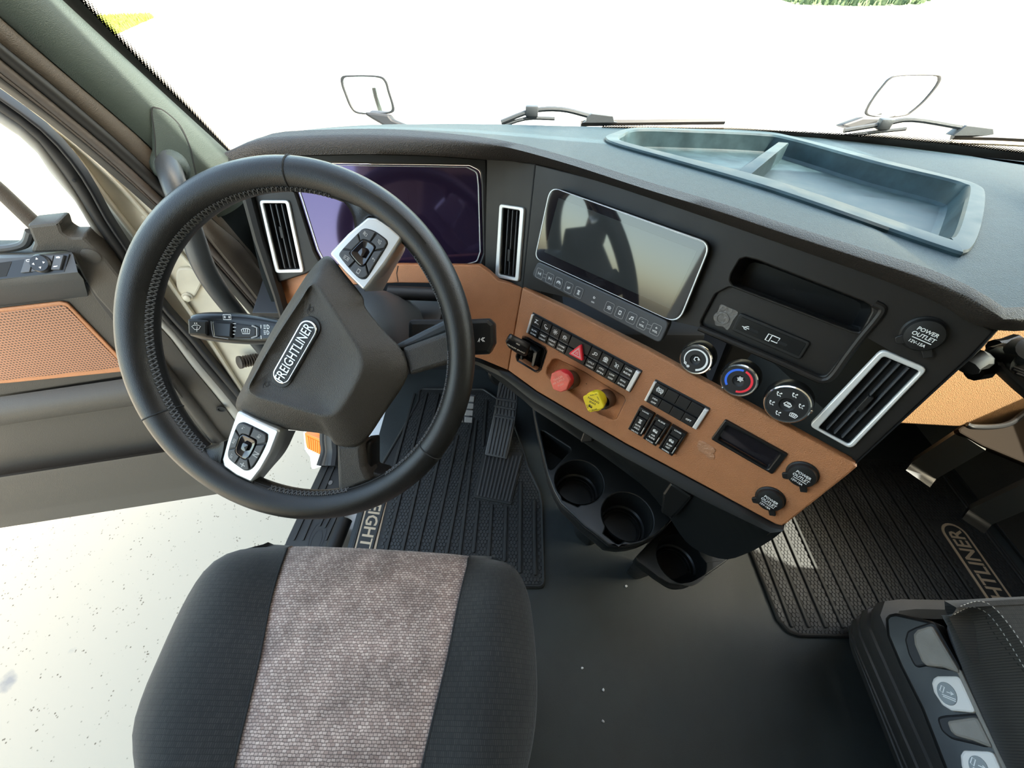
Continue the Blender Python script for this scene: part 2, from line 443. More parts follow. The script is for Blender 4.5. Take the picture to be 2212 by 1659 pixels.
M['weave'] = fabric_mat('beige_woven_cloth', (.43, .33, .275), (.25, .175, .145), (.115, .082, .070), .0052, .0034, var=.30, vscale=26, bump=.35, wob=.0030)
M['knit'] = fabric_mat('black_knit_cloth', (.030, .0285, .026), (.021, .020, .019), (.012, .0115, .011), .0026, .0056, var=.25, vscale=7, bump=.3, wob=.0012)
M['knit2'] = fabric_mat('charcoal_ribbed_cloth', (.044, .040, .034), (.040, .036, .031), (.018, .016, .014), 4.0, .0032, var=.15, vscale=9, bump=.4, wob=.0012)
def ground_mat():
    m = bpy.data.materials.new('exposed_aggregate_concrete'); m.use_nodes = True; nt = m.node_tree; N = nt.nodes; Lk = nt.links
    b = N['Principled BSDF']; b.inputs['Roughness'].default_value = .9; b.inputs['Specular IOR Level'].default_value = .1
    tc = N.new('ShaderNodeTexCoord')
    base = (.262, .233, .184)
    v = N.new('ShaderNodeTexVoronoi'); v.inputs['Scale'].default_value = 55; v.inputs['Randomness'].default_value = 1
    Lk.new(tc.outputs['Object'], v.inputs['Vector'])
    sp = N.new('ShaderNodeMapRange'); sp.inputs['From Min'].default_value = .16; sp.inputs['From Max'].default_value = .26
    Lk.new(v.outputs['Distance'], sp.inputs['Value'])
    wh = N.new('ShaderNodeTexNoise'); wh.inputs['Scale'].default_value = 17; wh.inputs['Detail'].default_value = 3; Lk.new(tc.outputs['Object'], wh.inputs['Vector'])
    th = N.new('ShaderNodeMapRange'); th.inputs['From Min'].default_value = .62; th.inputs['From Max'].default_value = .54; Lk.new(wh.outputs['Fac'], th.inputs['Value'])
    mm = N.new('ShaderNodeMath'); mm.operation = 'MAXIMUM'; Lk.new(sp.outputs[0], mm.inputs[0]); Lk.new(th.outputs[0], mm.inputs[1])
    cm = N.new('ShaderNodeMix'); cm.data_type = 'RGBA'; cm.inputs['A'].default_value = (.085, .070, .052, 1); cm.inputs['B'].default_value = (*base, 1)
    Lk.new(mm.outputs[0], cm.inputs['Factor'])
    n2 = N.new('ShaderNodeTexNoise'); n2.inputs['Scale'].default_value = 2.6; n2.inputs['Detail'].default_value = 8; Lk.new(tc.outputs['Object'], n2.inputs['Vector'])
    st = N.new('ShaderNodeMapRange'); st.inputs['From Min'].default_value = .70; st.inputs['From Max'].default_value = .76; Lk.new(n2.outputs['Fac'], st.inputs['Value'])
    c2 = N.new('ShaderNodeMix'); c2.data_type = 'RGBA'; c2.inputs['B'].default_value = (.16, .15, .14, 1); Lk.new(st.outputs[0], c2.inputs['Factor']); Lk.new(cm.outputs['Result'], c2.inputs['A'])
    Lk.new(c2.outputs['Result'], b.inputs['Base Color'])
    return m
M['ground'] = ground_mat()
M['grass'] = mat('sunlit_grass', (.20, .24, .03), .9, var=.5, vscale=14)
M['grass2'] = mat('dull_green_grass', (.09, .13, .06), .9, var=.5, vscale=20)  # own dull green of the far grass strip
def mesh_mat(name, col, hole, pitch):
    """perforated sheet: rows of small holes"""
    m = bpy.data.materials.new(name); m.use_nodes = True; nt = m.node_tree; N = nt.nodes; Lk = nt.links
    b = N['Principled BSDF']; b.inputs['Roughness'].default_value = .5
    tc = N.new('ShaderNodeTexCoord'); mp = N.new('ShaderNodeMapping'); mp.inputs['Rotation'].default_value = (0, 0, 0)
    Lk.new(tc.outputs['UV'], mp.inputs['Vector'])
    v = N.new('ShaderNodeTexVoronoi'); v.inputs['Randomness'].default_value = 0; v.inputs['Scale'].default_value = 1 / pitch; v.voronoi_dimensions = '2D'
    Lk.new(mp.outputs[0], v.inputs['Vector'])
    r = N.new('ShaderNodeMapRange'); r.inputs['From Min'].default_value = .26; r.inputs['From Max'].default_value = .36; Lk.new(v.outputs['Distance'], r.inputs['Value'])
    cm = N.new('ShaderNodeMix'); cm.data_type = 'RGBA'; cm.inputs['A'].default_value = (*hole, 1); cm.inputs['B'].default_value = (*col, 1); Lk.new(r.outputs[0], cm.inputs['Factor'])
    Lk.new(cm.outputs['Result'], b.inputs['Base Color'])
    bp = N.new('ShaderNodeBump'); bp.inputs['Strength'].default_value = .6; bp.inputs['Distance'].default_value = .001; Lk.new(r.outputs[0], bp.inputs['Height']); Lk.new(bp.outputs[0], b.inputs['Normal'])
    return m
M['perf'] = mesh_mat('brown_perforated_sheet', (.33, .145, .075), (.05, .022, .012), .0066)
def dot_mat():
    """frit edge: black dots that shrink away from the band"""
    m = bpy.data.materials.new('frit_dots'); m.use_nodes = True; nt = m.node_tree; N = nt.nodes; Lk = nt.links; nt.nodes.clear()
    o = N.new('ShaderNodeOutputMaterial'); mx = N.new('ShaderNodeMixShader'); t = N.new('ShaderNodeBsdfTransparent'); d = N.new('ShaderNodeBsdfDiffuse'); d.inputs[0].default_value = (.006, .006, .006, 1)
    tc = N.new('ShaderNodeTexCoord'); v = N.new('ShaderNodeTexVoronoi'); v.voronoi_dimensions = '2D'; v.inputs['Randomness'].default_value = 0; v.inputs['Scale'].default_value = 1
    mp = N.new('ShaderNodeMapping'); mp.inputs['Rotation'].default_value = (0, 0, R(45)); mp.inputs['Scale'].default_value = (220, 220, 1)
    Lk.new(tc.outputs['UV'], mp.inputs['Vector']); Lk.new(mp.outputs[0], v.inputs['Vector'])
    sx = N.new('ShaderNodeSeparateXYZ'); Lk.new(tc.outputs['UV'], sx.inputs[0])
    k = N.new('ShaderNodeMapRange'); k.inputs['From Min'].default_value = 0; k.inputs['From Max'].default_value = .024; k.inputs['To Min'].default_value = .72; k.inputs['To Max'].default_value = .12
    Lk.new(sx.outputs[1], k.inputs['Value'])
    lt = N.new('ShaderNodeMath'); lt.operation = 'LESS_THAN'; Lk.new(v.outputs['Distance'], lt.inputs[0]); Lk.new(k.outputs[0], lt.inputs[1])
    Lk.new(lt.outputs[0], mx.inputs[0]); Lk.new(t.outputs[0], mx.inputs[1]); Lk.new(d.outputs[0], mx.inputs[2]); Lk.new(mx.outputs[0], o.inputs[0])
    return m
M['dots'] = dot_mat()
def set_uv(me, fn):
    while me.uv_layers: me.uv_layers.remove(me.uv_layers[0])
    uv = me.uv_layers.new(name='UVMap')
    for l in me.loops: uv.data[l.index].uv = fn(me.vertices[l.vertex_index].co)

# ================================================================ setting outside
GZ = -1.28
o = put('ground', newmesh([(-60, -30, GZ), (60, -30, GZ), (60, 90, GZ), (-60, 90, GZ)], [(0, 1, 2, 3)]), M['ground'], smooth=0, kind='structure')
def verge(name, px, z, m, n, h, label):
    pl = Plane((0, 0, z), (0, 0, 1), (1, 0, 0))
    poly = [at_z(x, y, z) for x, y in px]
    V = [Vector((p.x, p.y, GZ + .005)) for p in poly]; Fc = [tuple(range(len(V)))]
    P2 = [(p.x, p.y) for p in poly]
    xs = [p[0] for p in P2]; ys = [p[1] for p in P2]; rr = random.Random(3); k = 0; tries = 0
    while k < n and tries < n * 30:
        tries += 1
        x = rr.uniform(min(xs), max(xs)); y = rr.uniform(min(ys), max(ys))
        if not inside((x, y), P2): continue
        k += 1; a = rr.uniform(0, 6.28); s = h * rr.uniform(.5, 1.2); b = len(V)
        V += [Vector((x - s * .4 * math.cos(a), y - s * .4 * math.sin(a), GZ)), Vector((x + s * .4 * math.cos(a), y + s * .4 * math.sin(a), GZ)), Vector((x + rr.uniform(-.3, .3) * s, y + rr.uniform(-.3, .3) * s, GZ + s))]
        Fc.append((b, b + 1, b + 2))
    ob = put(name, newmesh(V, Fc, False), m, smooth=0, kind='stuff'); tag(ob, label, 'grass')
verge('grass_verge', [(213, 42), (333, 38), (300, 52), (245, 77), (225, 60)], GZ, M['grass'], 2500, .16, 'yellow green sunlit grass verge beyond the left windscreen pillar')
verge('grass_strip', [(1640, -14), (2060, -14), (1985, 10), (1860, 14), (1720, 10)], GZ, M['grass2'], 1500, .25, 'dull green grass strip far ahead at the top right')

# ================================================================ cab shell
def ww(x): return 1.05 - .10 * ((x - .375)) ** 2           # plan curve of the windscreen base
def far_pt(px, py, fwd=0.0):
    t = 1.0
    r = ray(px, py)
    for _ in range(30): t = (ww((EYE + r * t).x) + fwd) / r.y
    return EYE + r * t
XL, XR = -.66, 1.40
fl = struct_root('floor', (.37, .2, 0))
put('floor_panel', box_mesh(-.47, XR, -1.15, 1.06, -.05, 0), M['floor'], fl, smooth=0)
put('wall_front', join([box_mesh(-.62, XR, 1.06, 1.12, -.05, .72), box_mesh(-.62, -.50, .93, 1.06, -.02, .70)]), M['deep'], None, smooth=0, kind='structure')
put('wall_back', box_mesh(XL - .05, XR + .05, -1.2, -1.15, -.05, 1.75), M['headliner'], None, smooth=0, kind='structure')
put('wall_left', box_mesh(XL - .06, XL, -1.2, -.30, -.05, 1.75), M['headliner'], None, smooth=0, kind='structure')
put('ceiling', box_mesh(XL - .06, XR + .06, -1.2, .50, 1.75, 1.80), M['headliner'], None, smooth=0, kind='structure')
wr = struct_root('wall_right', (XR, 0, 0))
put('lower_panel', box_mesh(XR, XR + .06, -1.2, 1.1, -.05, .78), M['doorgrey'], wr, smooth=0)
put('rear_post', join([box_mesh(XR, XR + .06, -1.2, .0, .78, 1.75), box_mesh(XR, XR + .06, .0, .72, 1.50, 1.75)]), M['headliner'], wr, smooth=0)
tube('front_post', [Vector((1.40, 1.06, .70)), Vector((1.40, .98, .84)), Vector((1.41, .56, 1.60)), Vector((1.40, .48, 1.76))], .055, M['pillar'], wr, seg=14)
put('window_2', box_mesh(XR + .025, XR + .031, .0, .72, .78, 1.50), M['glass'], None, smooth=0, kind='structure')

put('wall_lower', join([box_mesh(XL + .09, XR, -3.6, 1.0, GZ + .35, -.06), box_mesh(XL - .02, XR + .04, -3.6, -1.25, -.06, 2.3)]), M['paint'], None, smooth=0, kind='structure')
# windscreen: one curved pane with its printed black border
def wpt(x, z): return Vector((x, ww(x) - .53 * (z - .83), z))
win = struct_root('window_1', (.375, 1.05, .83))
xs = [-.70 + 2.15 * i / 40 for i in range(41)]
def zbase(x): return .835 - .035 * max(0, (x - .3)) - .02
rows = [[wpt(x, zbase(x) + (1.75 - zbase(x)) * k / 10) + Vector((0, .012, 0)) for x in xs] for k in range(11)]
loft('pane', rows, M['glass'], win, smooth=60)
# border along the driver side pillar, printed on the inside of the pane
def wray(px, py):
    """pixel -> point on the windscreen"""
    r = ray(px, py); t = 1.0
    for _ in range(60):
        p = EYE + r * t; t = (ww(p.x) - .53 * (p.z - .83)) / r.y
    return EYE + r * t
def band(name, e0, e1, m, parent, lift=.0, uvw=None):
    a = resample([wray(*p) for p in e0], 40); b = resample([wray(*p) for p in e1], 40)
    d = Vector((0, -lift, 0)); V = [p + d for p in a] + [p + d for p in b]
    Fc = [(i, i + 1, 40 + i + 1, 40 + i) for i in range(39)]
    me = newmesh(V, Fc, False)
    if uvw:
        L = [0]
        for p, q in zip(a, a[1:]): L.append(L[-1] + (q - p).length)
        uv = me.uv_layers.new(name='UVMap')
        for l in me.loops:
            i = l.vertex_index; uv.data[l.index].uv = (L[i % 40], 0 if i < 40 else uvw)
    return put(name, me, m, parent, smooth=0)
A0 = [(110, -25), (200, 58), (300, 150), (400, 243), (500, 337)]; A1 = [(150, -25), (215, 42), (315, 145), (408, 236), (496, 326)]; A2 = [(176, -25), (236, 42), (334, 141), (425, 236), (508, 328)]
band('border', A0, A1, M['frit'], win, .002)
band('border_dots', A1, A2, M['dots'], win, .002, uvw=.024)
B0 = [(1300, 300), (1560, 300), (1760, 312), (2000, 340), (2240, 372)]; B1 = [(1300, 276), (1480, 277.5), (1700, 285), (1900, 297), (2060, 312), (2240, 335)]; B2 = [(1300, 265), (1480, 270), (1700, 276), (1900, 285), (2060, 299), (2240, 320)]
band('border', B0, B1, M['frit'], win, .003)
band('border_dots', B1, B2, M['dots'], win, .003, uvw=.024)

# A-pillar trims, seals and jamb (driver side), strips along one leaning plane
PL = Plane((-.62, .95, .82), (-.936, .349, .041), (0, 0, 1))
if PL.n.dot(EYE - PL.o) < 0: PL = Plane(PL.o, -PL.n, PL.u)
def strip(name, e0, e1, c, m, parent=None, crown=.008, n=24, back=.02, kind=None, rows=5, **kw):
    """long moulded strip between two pixel edges, slightly crowned"""
    a = resample(cr([PL.hit(*p, c) for p in e0], 8, False), n); b = resample(cr([PL.hit(*p, c) for p in e1], 8, False), n)
    R_ = [[p - PL.n * back for p in a]]
    for k in range(rows + 1):
        s = k / rows; R_.append([p.lerp(q, s) + PL.n * crown * math.sin(math.pi * s) ** .6 for p, q in zip(a, b)])
    R_.append([q - PL.n * back for q in b])
    return loft(name, R_, m, parent, smooth=50, kind=kind, **kw)
tr = struct_root('trim_1', PL.hit(345, 330))
E_glass = [(95, -40), (135, 0), (300, 152), (420, 262), (490, 326), (512, 350), (535, 420)]
E_crease = [(-60, -20), (0, 35), (150, 165), (250, 250), (330, 322), (372, 372), (470, 470)]
E_seal = [(-60, 42), (0, 92), (120, 188), (250, 300), (345, 388), (440, 474), (540, 590), (690, 770)]
strip('pillar_cover', E_crease, E_glass, 0, M['pillar'], tr, crown=.016, rows=8)
strip('pillar_side', E_seal, [(-60, -20), (0, 35), (150, 165), (250, 250), (330, 322), (372, 372), (470, 455), (560, 560), (720, 740)], -.004, M['pillar_side'], tr, crown=.006)
# hand-hole cap outline: a separate moulded cap proud of the pillar cover
cap = [(330, 232), (352, 240), (385, 270), (405, 310), (414, 345), (424, 392), (400, 392), (402, 372), (385, 355), (352, 352), (338, 338), (336, 300), (328, 245)]
plate('handle_cap', PL, [[tuple(p) for p in cr(PL.locs(cap, .018), 3)]], .008, .0185, M['pillar'], tr, bev=.0015)
gp = [p for p in cr(PL.locs([(329, 231), (353, 239), (387, 270), (407, 310), (416, 345), (426, 393)], .0175), 5, False)]
strokes('cap_gap', PL, [gp, cr(PL.locs([(329, 231), (327, 245), (334, 300), (336, 338), (352, 354)], .0175), 5, False)], .0022, .0184, M['seam'], tr)
strip('door_seal', [(-60, 75), (0, 125), (130, 232), (250, 332), (345, 420), (440, 505), (560, 640), (700, 800)], E_seal, -.008, M['seal'], tr, crown=.010)
strip('ribbed_seal', [(-60, 108), (0, 155), (130, 258), (250, 358), (345, 446), (440, 532), (560, 668), (700, 830)], [(-60, 75), (0, 125), (130, 232), (250, 332), (345, 420), (440, 505), (560, 640), (700, 800)], -.014, M['seal2'], tr, crown=.006)
strip('ribbed_seal', [(-60, 122), (0, 168), (130, 268), (250, 368), (345, 455), (440, 541), (560, 677), (700, 840)], [(-60, 108), (0, 155), (130, 258), (250, 358), (345, 446), (440, 532), (560, 668), (700, 830)], -.018, M['seal2'], tr, crown=.003)
strip('outer_seal', [(-60, 136), (0, 180), (110, 260), (210, 341), (330, 446), (440, 552), (560, 690), (700, 852)], [(-60, 122), (0, 168), (130, 268), (250, 368), (345, 455), (440, 541), (560, 677), (700, 840)], -.024, M['seal'], tr, crown=.008)
# kick panel under the dash end
KM = [(400, 395), (449, 465), (522, 529), (563, 586), (640, 700)]
strip('kick_panel', [(372, 372), (433, 485), (526, 604), (655, 770)], KM, .004, M['pillar_side'], tr, crown=.008)
strip('kick_panel', KM, [(470, 400), (528, 424), (550, 500), (572, 598), (652, 705)], .002, M['kick'], tr, crown=-.004)

# door jamb: painted body metal behind the hinge
JB = Plane((-.66, .88, .5), (.30, -.95, .06), (1, 0, 0))
jb = struct_root('trim_2', JB.hit(380, 600))
jp = [(-60, 105), (0, 150), (110, 230), (210, 315), (330, 425), (440, 530), (560, 680), (625, 800), (600, 915), (575, 950), (520, 905), (300, 690), (190, 470), (90, 330), (-60, 215)]
plate('jamb_panel', JB, [JB.locs(jp)], -.03, 0, M['jamb'], jb, bev=.002)
rid = cr([JB.hit(*p, .004) for p in [(-60, 160), (60, 250), (150, 325), (230, 430), (300, 520), (360, 600), (450, 730), (560, 905)]], 6, False)
tube('jamb_fold', rid, .014, M['jamb'], jb, seg=10, flat=.5)
rid = cr([JB.hit(*p, .002) for p in [(60, 225), (170, 318), (260, 405), (330, 480), (420, 580)]], 6, False)
tube('jamb_fold', rid, .009, M['jamb'], jb, seg=10, flat=.5)
bp = JB.locs([(382, 585), (400, 575), (425, 580), (440, 600), (420, 640), (404, 650), (388, 640)])
plate('hinge_plate', JB, [[tuple(p) for p in cr(bp, 4)]], 0, .010, M['jamb'], jb, bev=.004)
lathe('bolt', JB.hit(405, 640, .010), JB.n, [(.012, 0), (.012, .004), (.008, .005), (.008, .011), (.005, .013)], M['jamb'], jb, seg=12)
lathe('bolt', JB.hit(312, 470, .003), JB.n, [(.005, 0), (.005, .002), (.003, .003)], M['jamb'], jb, seg=12)
bl = [JB.hit(517, 783, .035), JB.hit(560, 775, .005)]
d = bl[1] - bl[0]; prof = []
for k in range(17):
    s = k / 16; prof.append((.019 if s < .12 else (.0135 + .0045 * math.cos(k * math.pi)), s * d.length))
bo = thing('rubber_bellows', 'grey ribbed rubber bellows on the door jamb left of the steering wheel hub', 'bellows', bl[0])
lathe('bellows_sleeve', bl[0], d, prof, M['pillar_side'], bo, seg=20)
lathe('end_cap', bl[0] - d.normalized() * .004, d, [(.012, 0), (.019, .003), (.019, .006)], M['pillar_side'], bo, seg=20)

# ---------------------------------------------------------------- driver door, standing open
th = R(75)
DR = Plane((-.66, .80, 0), (math.cos(th), -math.sin(th), 0), (math.sin(th), math.cos(th), 0))
D1 = struct_root('door_1', DR.hit(200, 850))
body = [(-60, 547), (160, 545), (166, 575), (283, 690), (420, 862), (520, 985), (560, 1010), (480, 985), (400, 1000), (200, 1047), (-60, 1108)]
plate('door_shell', DR, [DR.locs(body, -.02)], -.075, -.02, M['doorgrey'], D1, bev=.004)
upper = [(-60, 545), (120, 545), (165, 548), (190, 600), (283, 700), (300, 790), (420, 940), (330, 815), (-60, 865)]
plate_px('upper_panel', DR, [(-60, 590), (150, 575), (175, 590), (285, 735), (310, 808), (-60, 866)], -.02, 0, M['doorgrey'], D1, r=.01, bev=.006)
# ledge with the switch block
lg = [[DR.hit(-60, 551, 0), DR.hit(60, 549, 0), DR.hit(152, 541, 0)], [DR.hit(-60, 560, .03), DR.hit(60, 556, .03), DR.hit(158, 550, .03)],
      [DR.hit(-60, 606, .055), DR.hit(60, 598, .055), DR.hit(168, 588, .055)], [DR.hit(-60, 628, .05), DR.hit(60, 617, .05), DR.hit(180, 603, .045)], [DR.hit(-60, 668, .0), DR.hit(60, 655, .0), DR.hit(190, 640, 0)]]
loft('ledge', lg, M['doorblue'], D1, smooth=60)
# mirror-corner cover
mc = [(57, 487), (128, 479), (136, 503), (150, 512), (180, 511), (225, 555), (283, 628), (290, 700), (250, 690), (205, 640), (178, 600), (150, 545), (62, 548), (72, 525)]
plate_px('corner_cover', DR, mc, -.035, .012, M['doorgrey'], D1, r=.006, bev=.006)
q = DR.hit(197, 552, .012); lathe('screw_cap', q, DR.n, [(.016, 0), (.016, .002), (.010, .004)], M['doorgrey'], D1, seg=20)
rc = [(178, 604), (205, 645), (280, 745), (282, 700), (210, 625)]
plate_px('corner_recess', DR, rc, .002, .006, M['deep'], D1, r=.01, bev=.002)
# speaker cover
gr = [(-60, 682), (0, 667), (128, 652), (146, 655), (158, 668), (283, 797), (270, 803), (20, 828), (-60, 833)]
plate_px('speaker_surround', DR, gr, 0, .006, M['brown'], D1, r=.008, bev=.003)
gi = [(-60, 690), (0, 675), (127, 660), (142, 662), (150, 670), (268, 793), (18, 821), (-60, 824)]
pm = plate_px('speaker_cover', DR, gi, .004, .0075, M['perf'], D1, r=.006, bev=.001)
for me_ in [pm.data]:
    c0 = WL[pm]
    set_uv(me_, lambda v: ((v + c0 - DR.o).dot(DR.u), (v + c0 - DR.o).dot(DR.v)))
# arm rest hollow and lower bulge
ar = []
for k, (dy, c) in enumerate([(0, .004), (20, .028), (42, .042), (60, .036), (66, -.06), (110, -.13), (150, -.13), (168, -.07), (178, .028), (196, .034), (262, .020), (290, -.02)]):
    y0, y1 = 866 + dy * .98, 806 + dy * .86
    xe = 352 + (y1 - 806) * .775
    ar.append([DR.hit(-60 + (xe + 60) * s, y0 + (y1 - y0) * s, c) for s in [i / 14 for i in range(15)]])
loft('lower_panel', ar, M['doorgrey'], D1, smooth=50)
# hinge edge: door frame bands and the rubber, leaning up the window
def dstrip(name, e0, e1, c, m, crown=.006, back=.02, rows=4):
    a = resample(cr([DR.hit(*p, c) for p in e0], 8, False), 40); b = resample(cr([DR.hit(*p, c) for p in e1], 8, False), 40)
    R_ = [[p - DR.n * back for p in a]] + [[p.lerp(q, k / rows) + DR.n * crown * math.sin(math.pi * k / rows) ** .7 for p, q in zip(a, b)] for k in range(rows + 1)] + [[p - DR.n * back for p in b]]
    return loft(name, R_, m, D1, smooth=50)
W0 = [(-60, 225), (0, 267), (69, 317), (114, 381), (160, 432), (195, 489), (240, 560), (330, 690), (370, 735), (415, 795), (488, 885), (560, 985)]
W1 = [(-60, 200), (0, 242), (69, 290), (114, 345), (160, 409), (206, 484), (252, 555), (342, 680), (385, 727), (430, 786), (502, 872), (573, 968)]
W2 = [(-60, 178), (0, 217), (69, 267), (114, 308), (160, 363), (195, 418), (230, 482), (282, 560), (345, 662), (409, 735), (443, 778), (512, 860), (583, 950)]
W3 = [(-60, 168), (0, 208), (75, 262), (120, 302), (167, 358), (202, 413), (237, 477), (289, 556), (352, 656), (417, 729), (451, 772), (520, 854), (592, 944)]
dstrip('window_frame', W0, W1, -.03, M['sill_paint'])
dstrip('window_rubber', W1, W2, -.026, M['seal'])
dstrip('window_rubber', W2, W3, -.022, M['deep'], crown=.003)
dstrip('hinge_edge', [(283, 690), (350, 785), (425, 880), (515, 1000)], [(290, 640), (330, 690), (370, 735), (415, 795), (488, 885), (560, 985)], -.022, M['doorgrey'])
dstrip('hinge_edge', [(268, 690), (340, 800), (415, 900), (500, 1010)], [(283, 690), (350, 785), (425, 880), (515, 1000)], -.004, M['doorgrey'], crown=.010)
lathe('screw_hole', DR.hit(478, 883, -.014), DR.n, [(.013, 0), (.013, .003), (.009, .003), (.008, -.004)], M['void'], D1, seg=20)
for px in [(160, 390), (270, 557), (370, 703)]:
    lathe('rivet', DR.hit(px[0], px[1], -.018), DR.n, [(.003, 0), (.003, .001), (.001, .0015)], M['void'], D1, seg=10)
# window divider bar and pane
bar = [DR.hit(-60, 360, -.05), DR.hit(0, 412, -.05), DR.hit(84, 492, -.04)]
tube('divider_bar', bar, [.013, .013, .014], M['pillar_side'], D1, seg=12)
pane = [(-60, 258), (0, 262), (66, 330), (124, 402), (174, 482), (200, 560), (140, 560), (-60, 560)]
plate('window_pane', DR, [DR.locs(pane, -.05)], -.056, -.052, M['glass'], D1, bev=0, smooth=0)
tube('sill_trim', cr([DR.hit(*p, -.02) for p in [(-60, 541), (0, 538), (40, 532), (58, 522), (66, 500)]], 5, False), .008, M['doorblue'], D1, seg=10)
# window switches on the ledge
SWP = plane3(DR.hit(-40, 606, .052), DR.hit(130, 592, .052), DR.hit(60, 556, .028))
sw = thing('window_switch_panel', 'door switch block with round mirror adjuster on the open driver door', 'switch panel', SWP.hit(90, 570))
zs = ZM(0, 520, 200 / 2212)
plate_px('panel_base', SWP, zs((-300, 560), (640, 430), (1640, 310), (1660, 330), (1540, 760), (-300, 960)), 0, .004, M['gloss_black'], sw, r=.003)
plate_px('pull_pocket', SWP, zs((-300, 560), (290, 485), (150, 850), (-300, 900)), .003, .0045, M['void'], sw, r=.002, bev=.0005)
plate_px('rocker', SWP, zs((590, 440), (800, 410), (700, 745), (480, 770)), .003, .008, M['strip'], sw, r=.001)
plate_px('adjuster_plate', SWP, zs((815, 410), (1280, 350), (1190, 690), (715, 745)), .003, .006, M['strip'], sw, r=.001)
plate_px('rocker', SWP, zs((1300, 350), (1520, 340), (1420, 690), (1205, 690)), .003, .009, M['strip'], sw, r=.001)
cc = SWP.hit(*zs((975, 545))[0], .008)
lathe('adjuster_knob', cc - SWP.n * .003, SWP.n, [(.0175, 0), (.0175, .004), (.0150, .007), (.0150, .0075)], M['gloss_black'], sw, seg=28)
c2 = SWP.l3(cc)
fills('adjuster_arrows', SWP, [[(c2[0] + .0085 * math.cos(a) + s * .0025 * math.cos(a + b), c2[1] + .0085 * math.sin(a) + s * .0025 * math.sin(a + b)) for b, s in ((0, 1), (2.1, 1), (-2.1, 1))] for a in (R(5), R(95), R(185), R(275))], .0128, M['white'], sw)
fills('mirror_sign', SWP, [SWP.locs(zs((1340, 385), (1400, 372), (1440, 395), (1430, 415), (1340, 415)), .009)], .009, M['white'], sw)
fills('lock_sign', SWP, [SWP.locs(zs((1290, 605), (1380, 595), (1360, 620), (1270, 630)), .009)], .009, M['white'], sw)
strokes('mirror_sign', SWP, [[tuple(p) for p in circle(*SWP.loc(*zs((675, 475))[0], .008), .0032, 14, .0020)] + [tuple(circle(*SWP.loc(*zs((675, 475))[0], .008), .0032, 14, .0020)[0])]], .0007, .008, M['white'], sw)
# ================================================================ truck nose, mirrors, wipers
hood = thing('truck_hood', 'white truck hood beyond the windscreen', 'hood', (.375, 1.7, .5))
rows = []
for k in range(13):
    s = k / 12; y = 1.20 + 1.9 * s; hw = .86 - .16 * s; zc = .80 - .16 * s - .42 * max(0, s - .75) ** 1.2 * 4; row = []
    for j in range(25):
        a = -1 + 2 * j / 24; x = .375 + hw * a
        row.append(Vector((x, y - .12 * a * a * (1 if s > .05 else .6), zc - .10 * abs(a) ** 2.6 - (.55 if abs(a) == 1 else 0))))
    rows.append(row)
loft('hood_shell', rows, M['paint'], hood, smooth=50)
for sx, px, ph in ((-1, -.62, .0), (1, 1.37, .0)):
    fr = []
    for k in range(9):
        s = k / 8; y = 1.25 + 1.5 * s
        fr.append([Vector((px + sx * .22 * math.cos(t), y, .05 + (.46 - .25 * abs(s - .45)) * math.sin(t))) for t in [math.pi * i / 10 for i in range(11)]])
    loft('fender', fr, M['paint'], hood, smooth=50)

def mirror_px(name, label, outline, Y, arm, arm_r, rim):
    pl = Plane(at_y(*outline[0], Y), (-.05, -1, .17), (1, 0, 0))
    t = thing(name, label, 'mirror', at_y(*outline[0], Y), 'hood mirrors')
    lo = [tuple(p) for p in cr(pl.locs(outline), 4)]
    loft('mirror_shell', [[pl.P(p[0], p[1], 0) for p in lo], [pl.P(p[0], p[1], -.03) for p in scaled(lo, 1.0)], [pl.P(p[0], p[1], -.075) for p in scaled(lo, .82)], [pl.P(p[0], p[1], -.095) for p in scaled(lo, .4)]], M['paint'], t, closed=True, cap=True, smooth=60)
    plate('mirror_frame', pl, [lo, scaled(lo, rim)], -.004, .006, M['frit'], t, bev=.002)
    plate('mirror_glass', pl, [scaled(lo, rim + .01)], -.002, .001, M['mirror'], t, bev=0, smooth=0)
    AP_ = Plane(at_y(arm[0][0], arm[0][1], Y - .06), (-.05, -1, .3), (1, 0, 0))
    plate('mirror_arm', AP_, [rnd(AP_.locs(arm), .012)], -.05, 0, M['deep'], t, bev=.008)
    return t
zl = ZM(700, 130, 940 / 2212); zr = ZM(1820, 140, 392 / 2212)
mirror_px('hood_mirror', 'hood mirror seen above the instrument cluster, left of the two', zl((90, 85), (130, 76), (270, 78), (315, 100), (335, 160), (358, 240), (345, 268), (280, 275), (175, 272), (135, 240), (105, 170), (88, 120)), 1.85,
          zl((165, 255), (325, 275), (345, 300), (470, 350), (330, 350)), [.03, .03, .035], .91)
mirror_px('hood_mirror', 'skewed hood mirror at the far right above the wiper', zr((470, 260), (560, 165), (660, 125), (900, 112), (1150, 118), (1195, 150), (1180, 210), (1120, 300), (990, 450), (850, 570), (760, 620), (560, 642), (360, 632), (270, 600), (290, 520), (370, 390)), 1.85,
          zr((-40, 740), (260, 635), (700, 632), (520, 680), (250, 760), (100, 790)), [.03, .035, .04], .925)
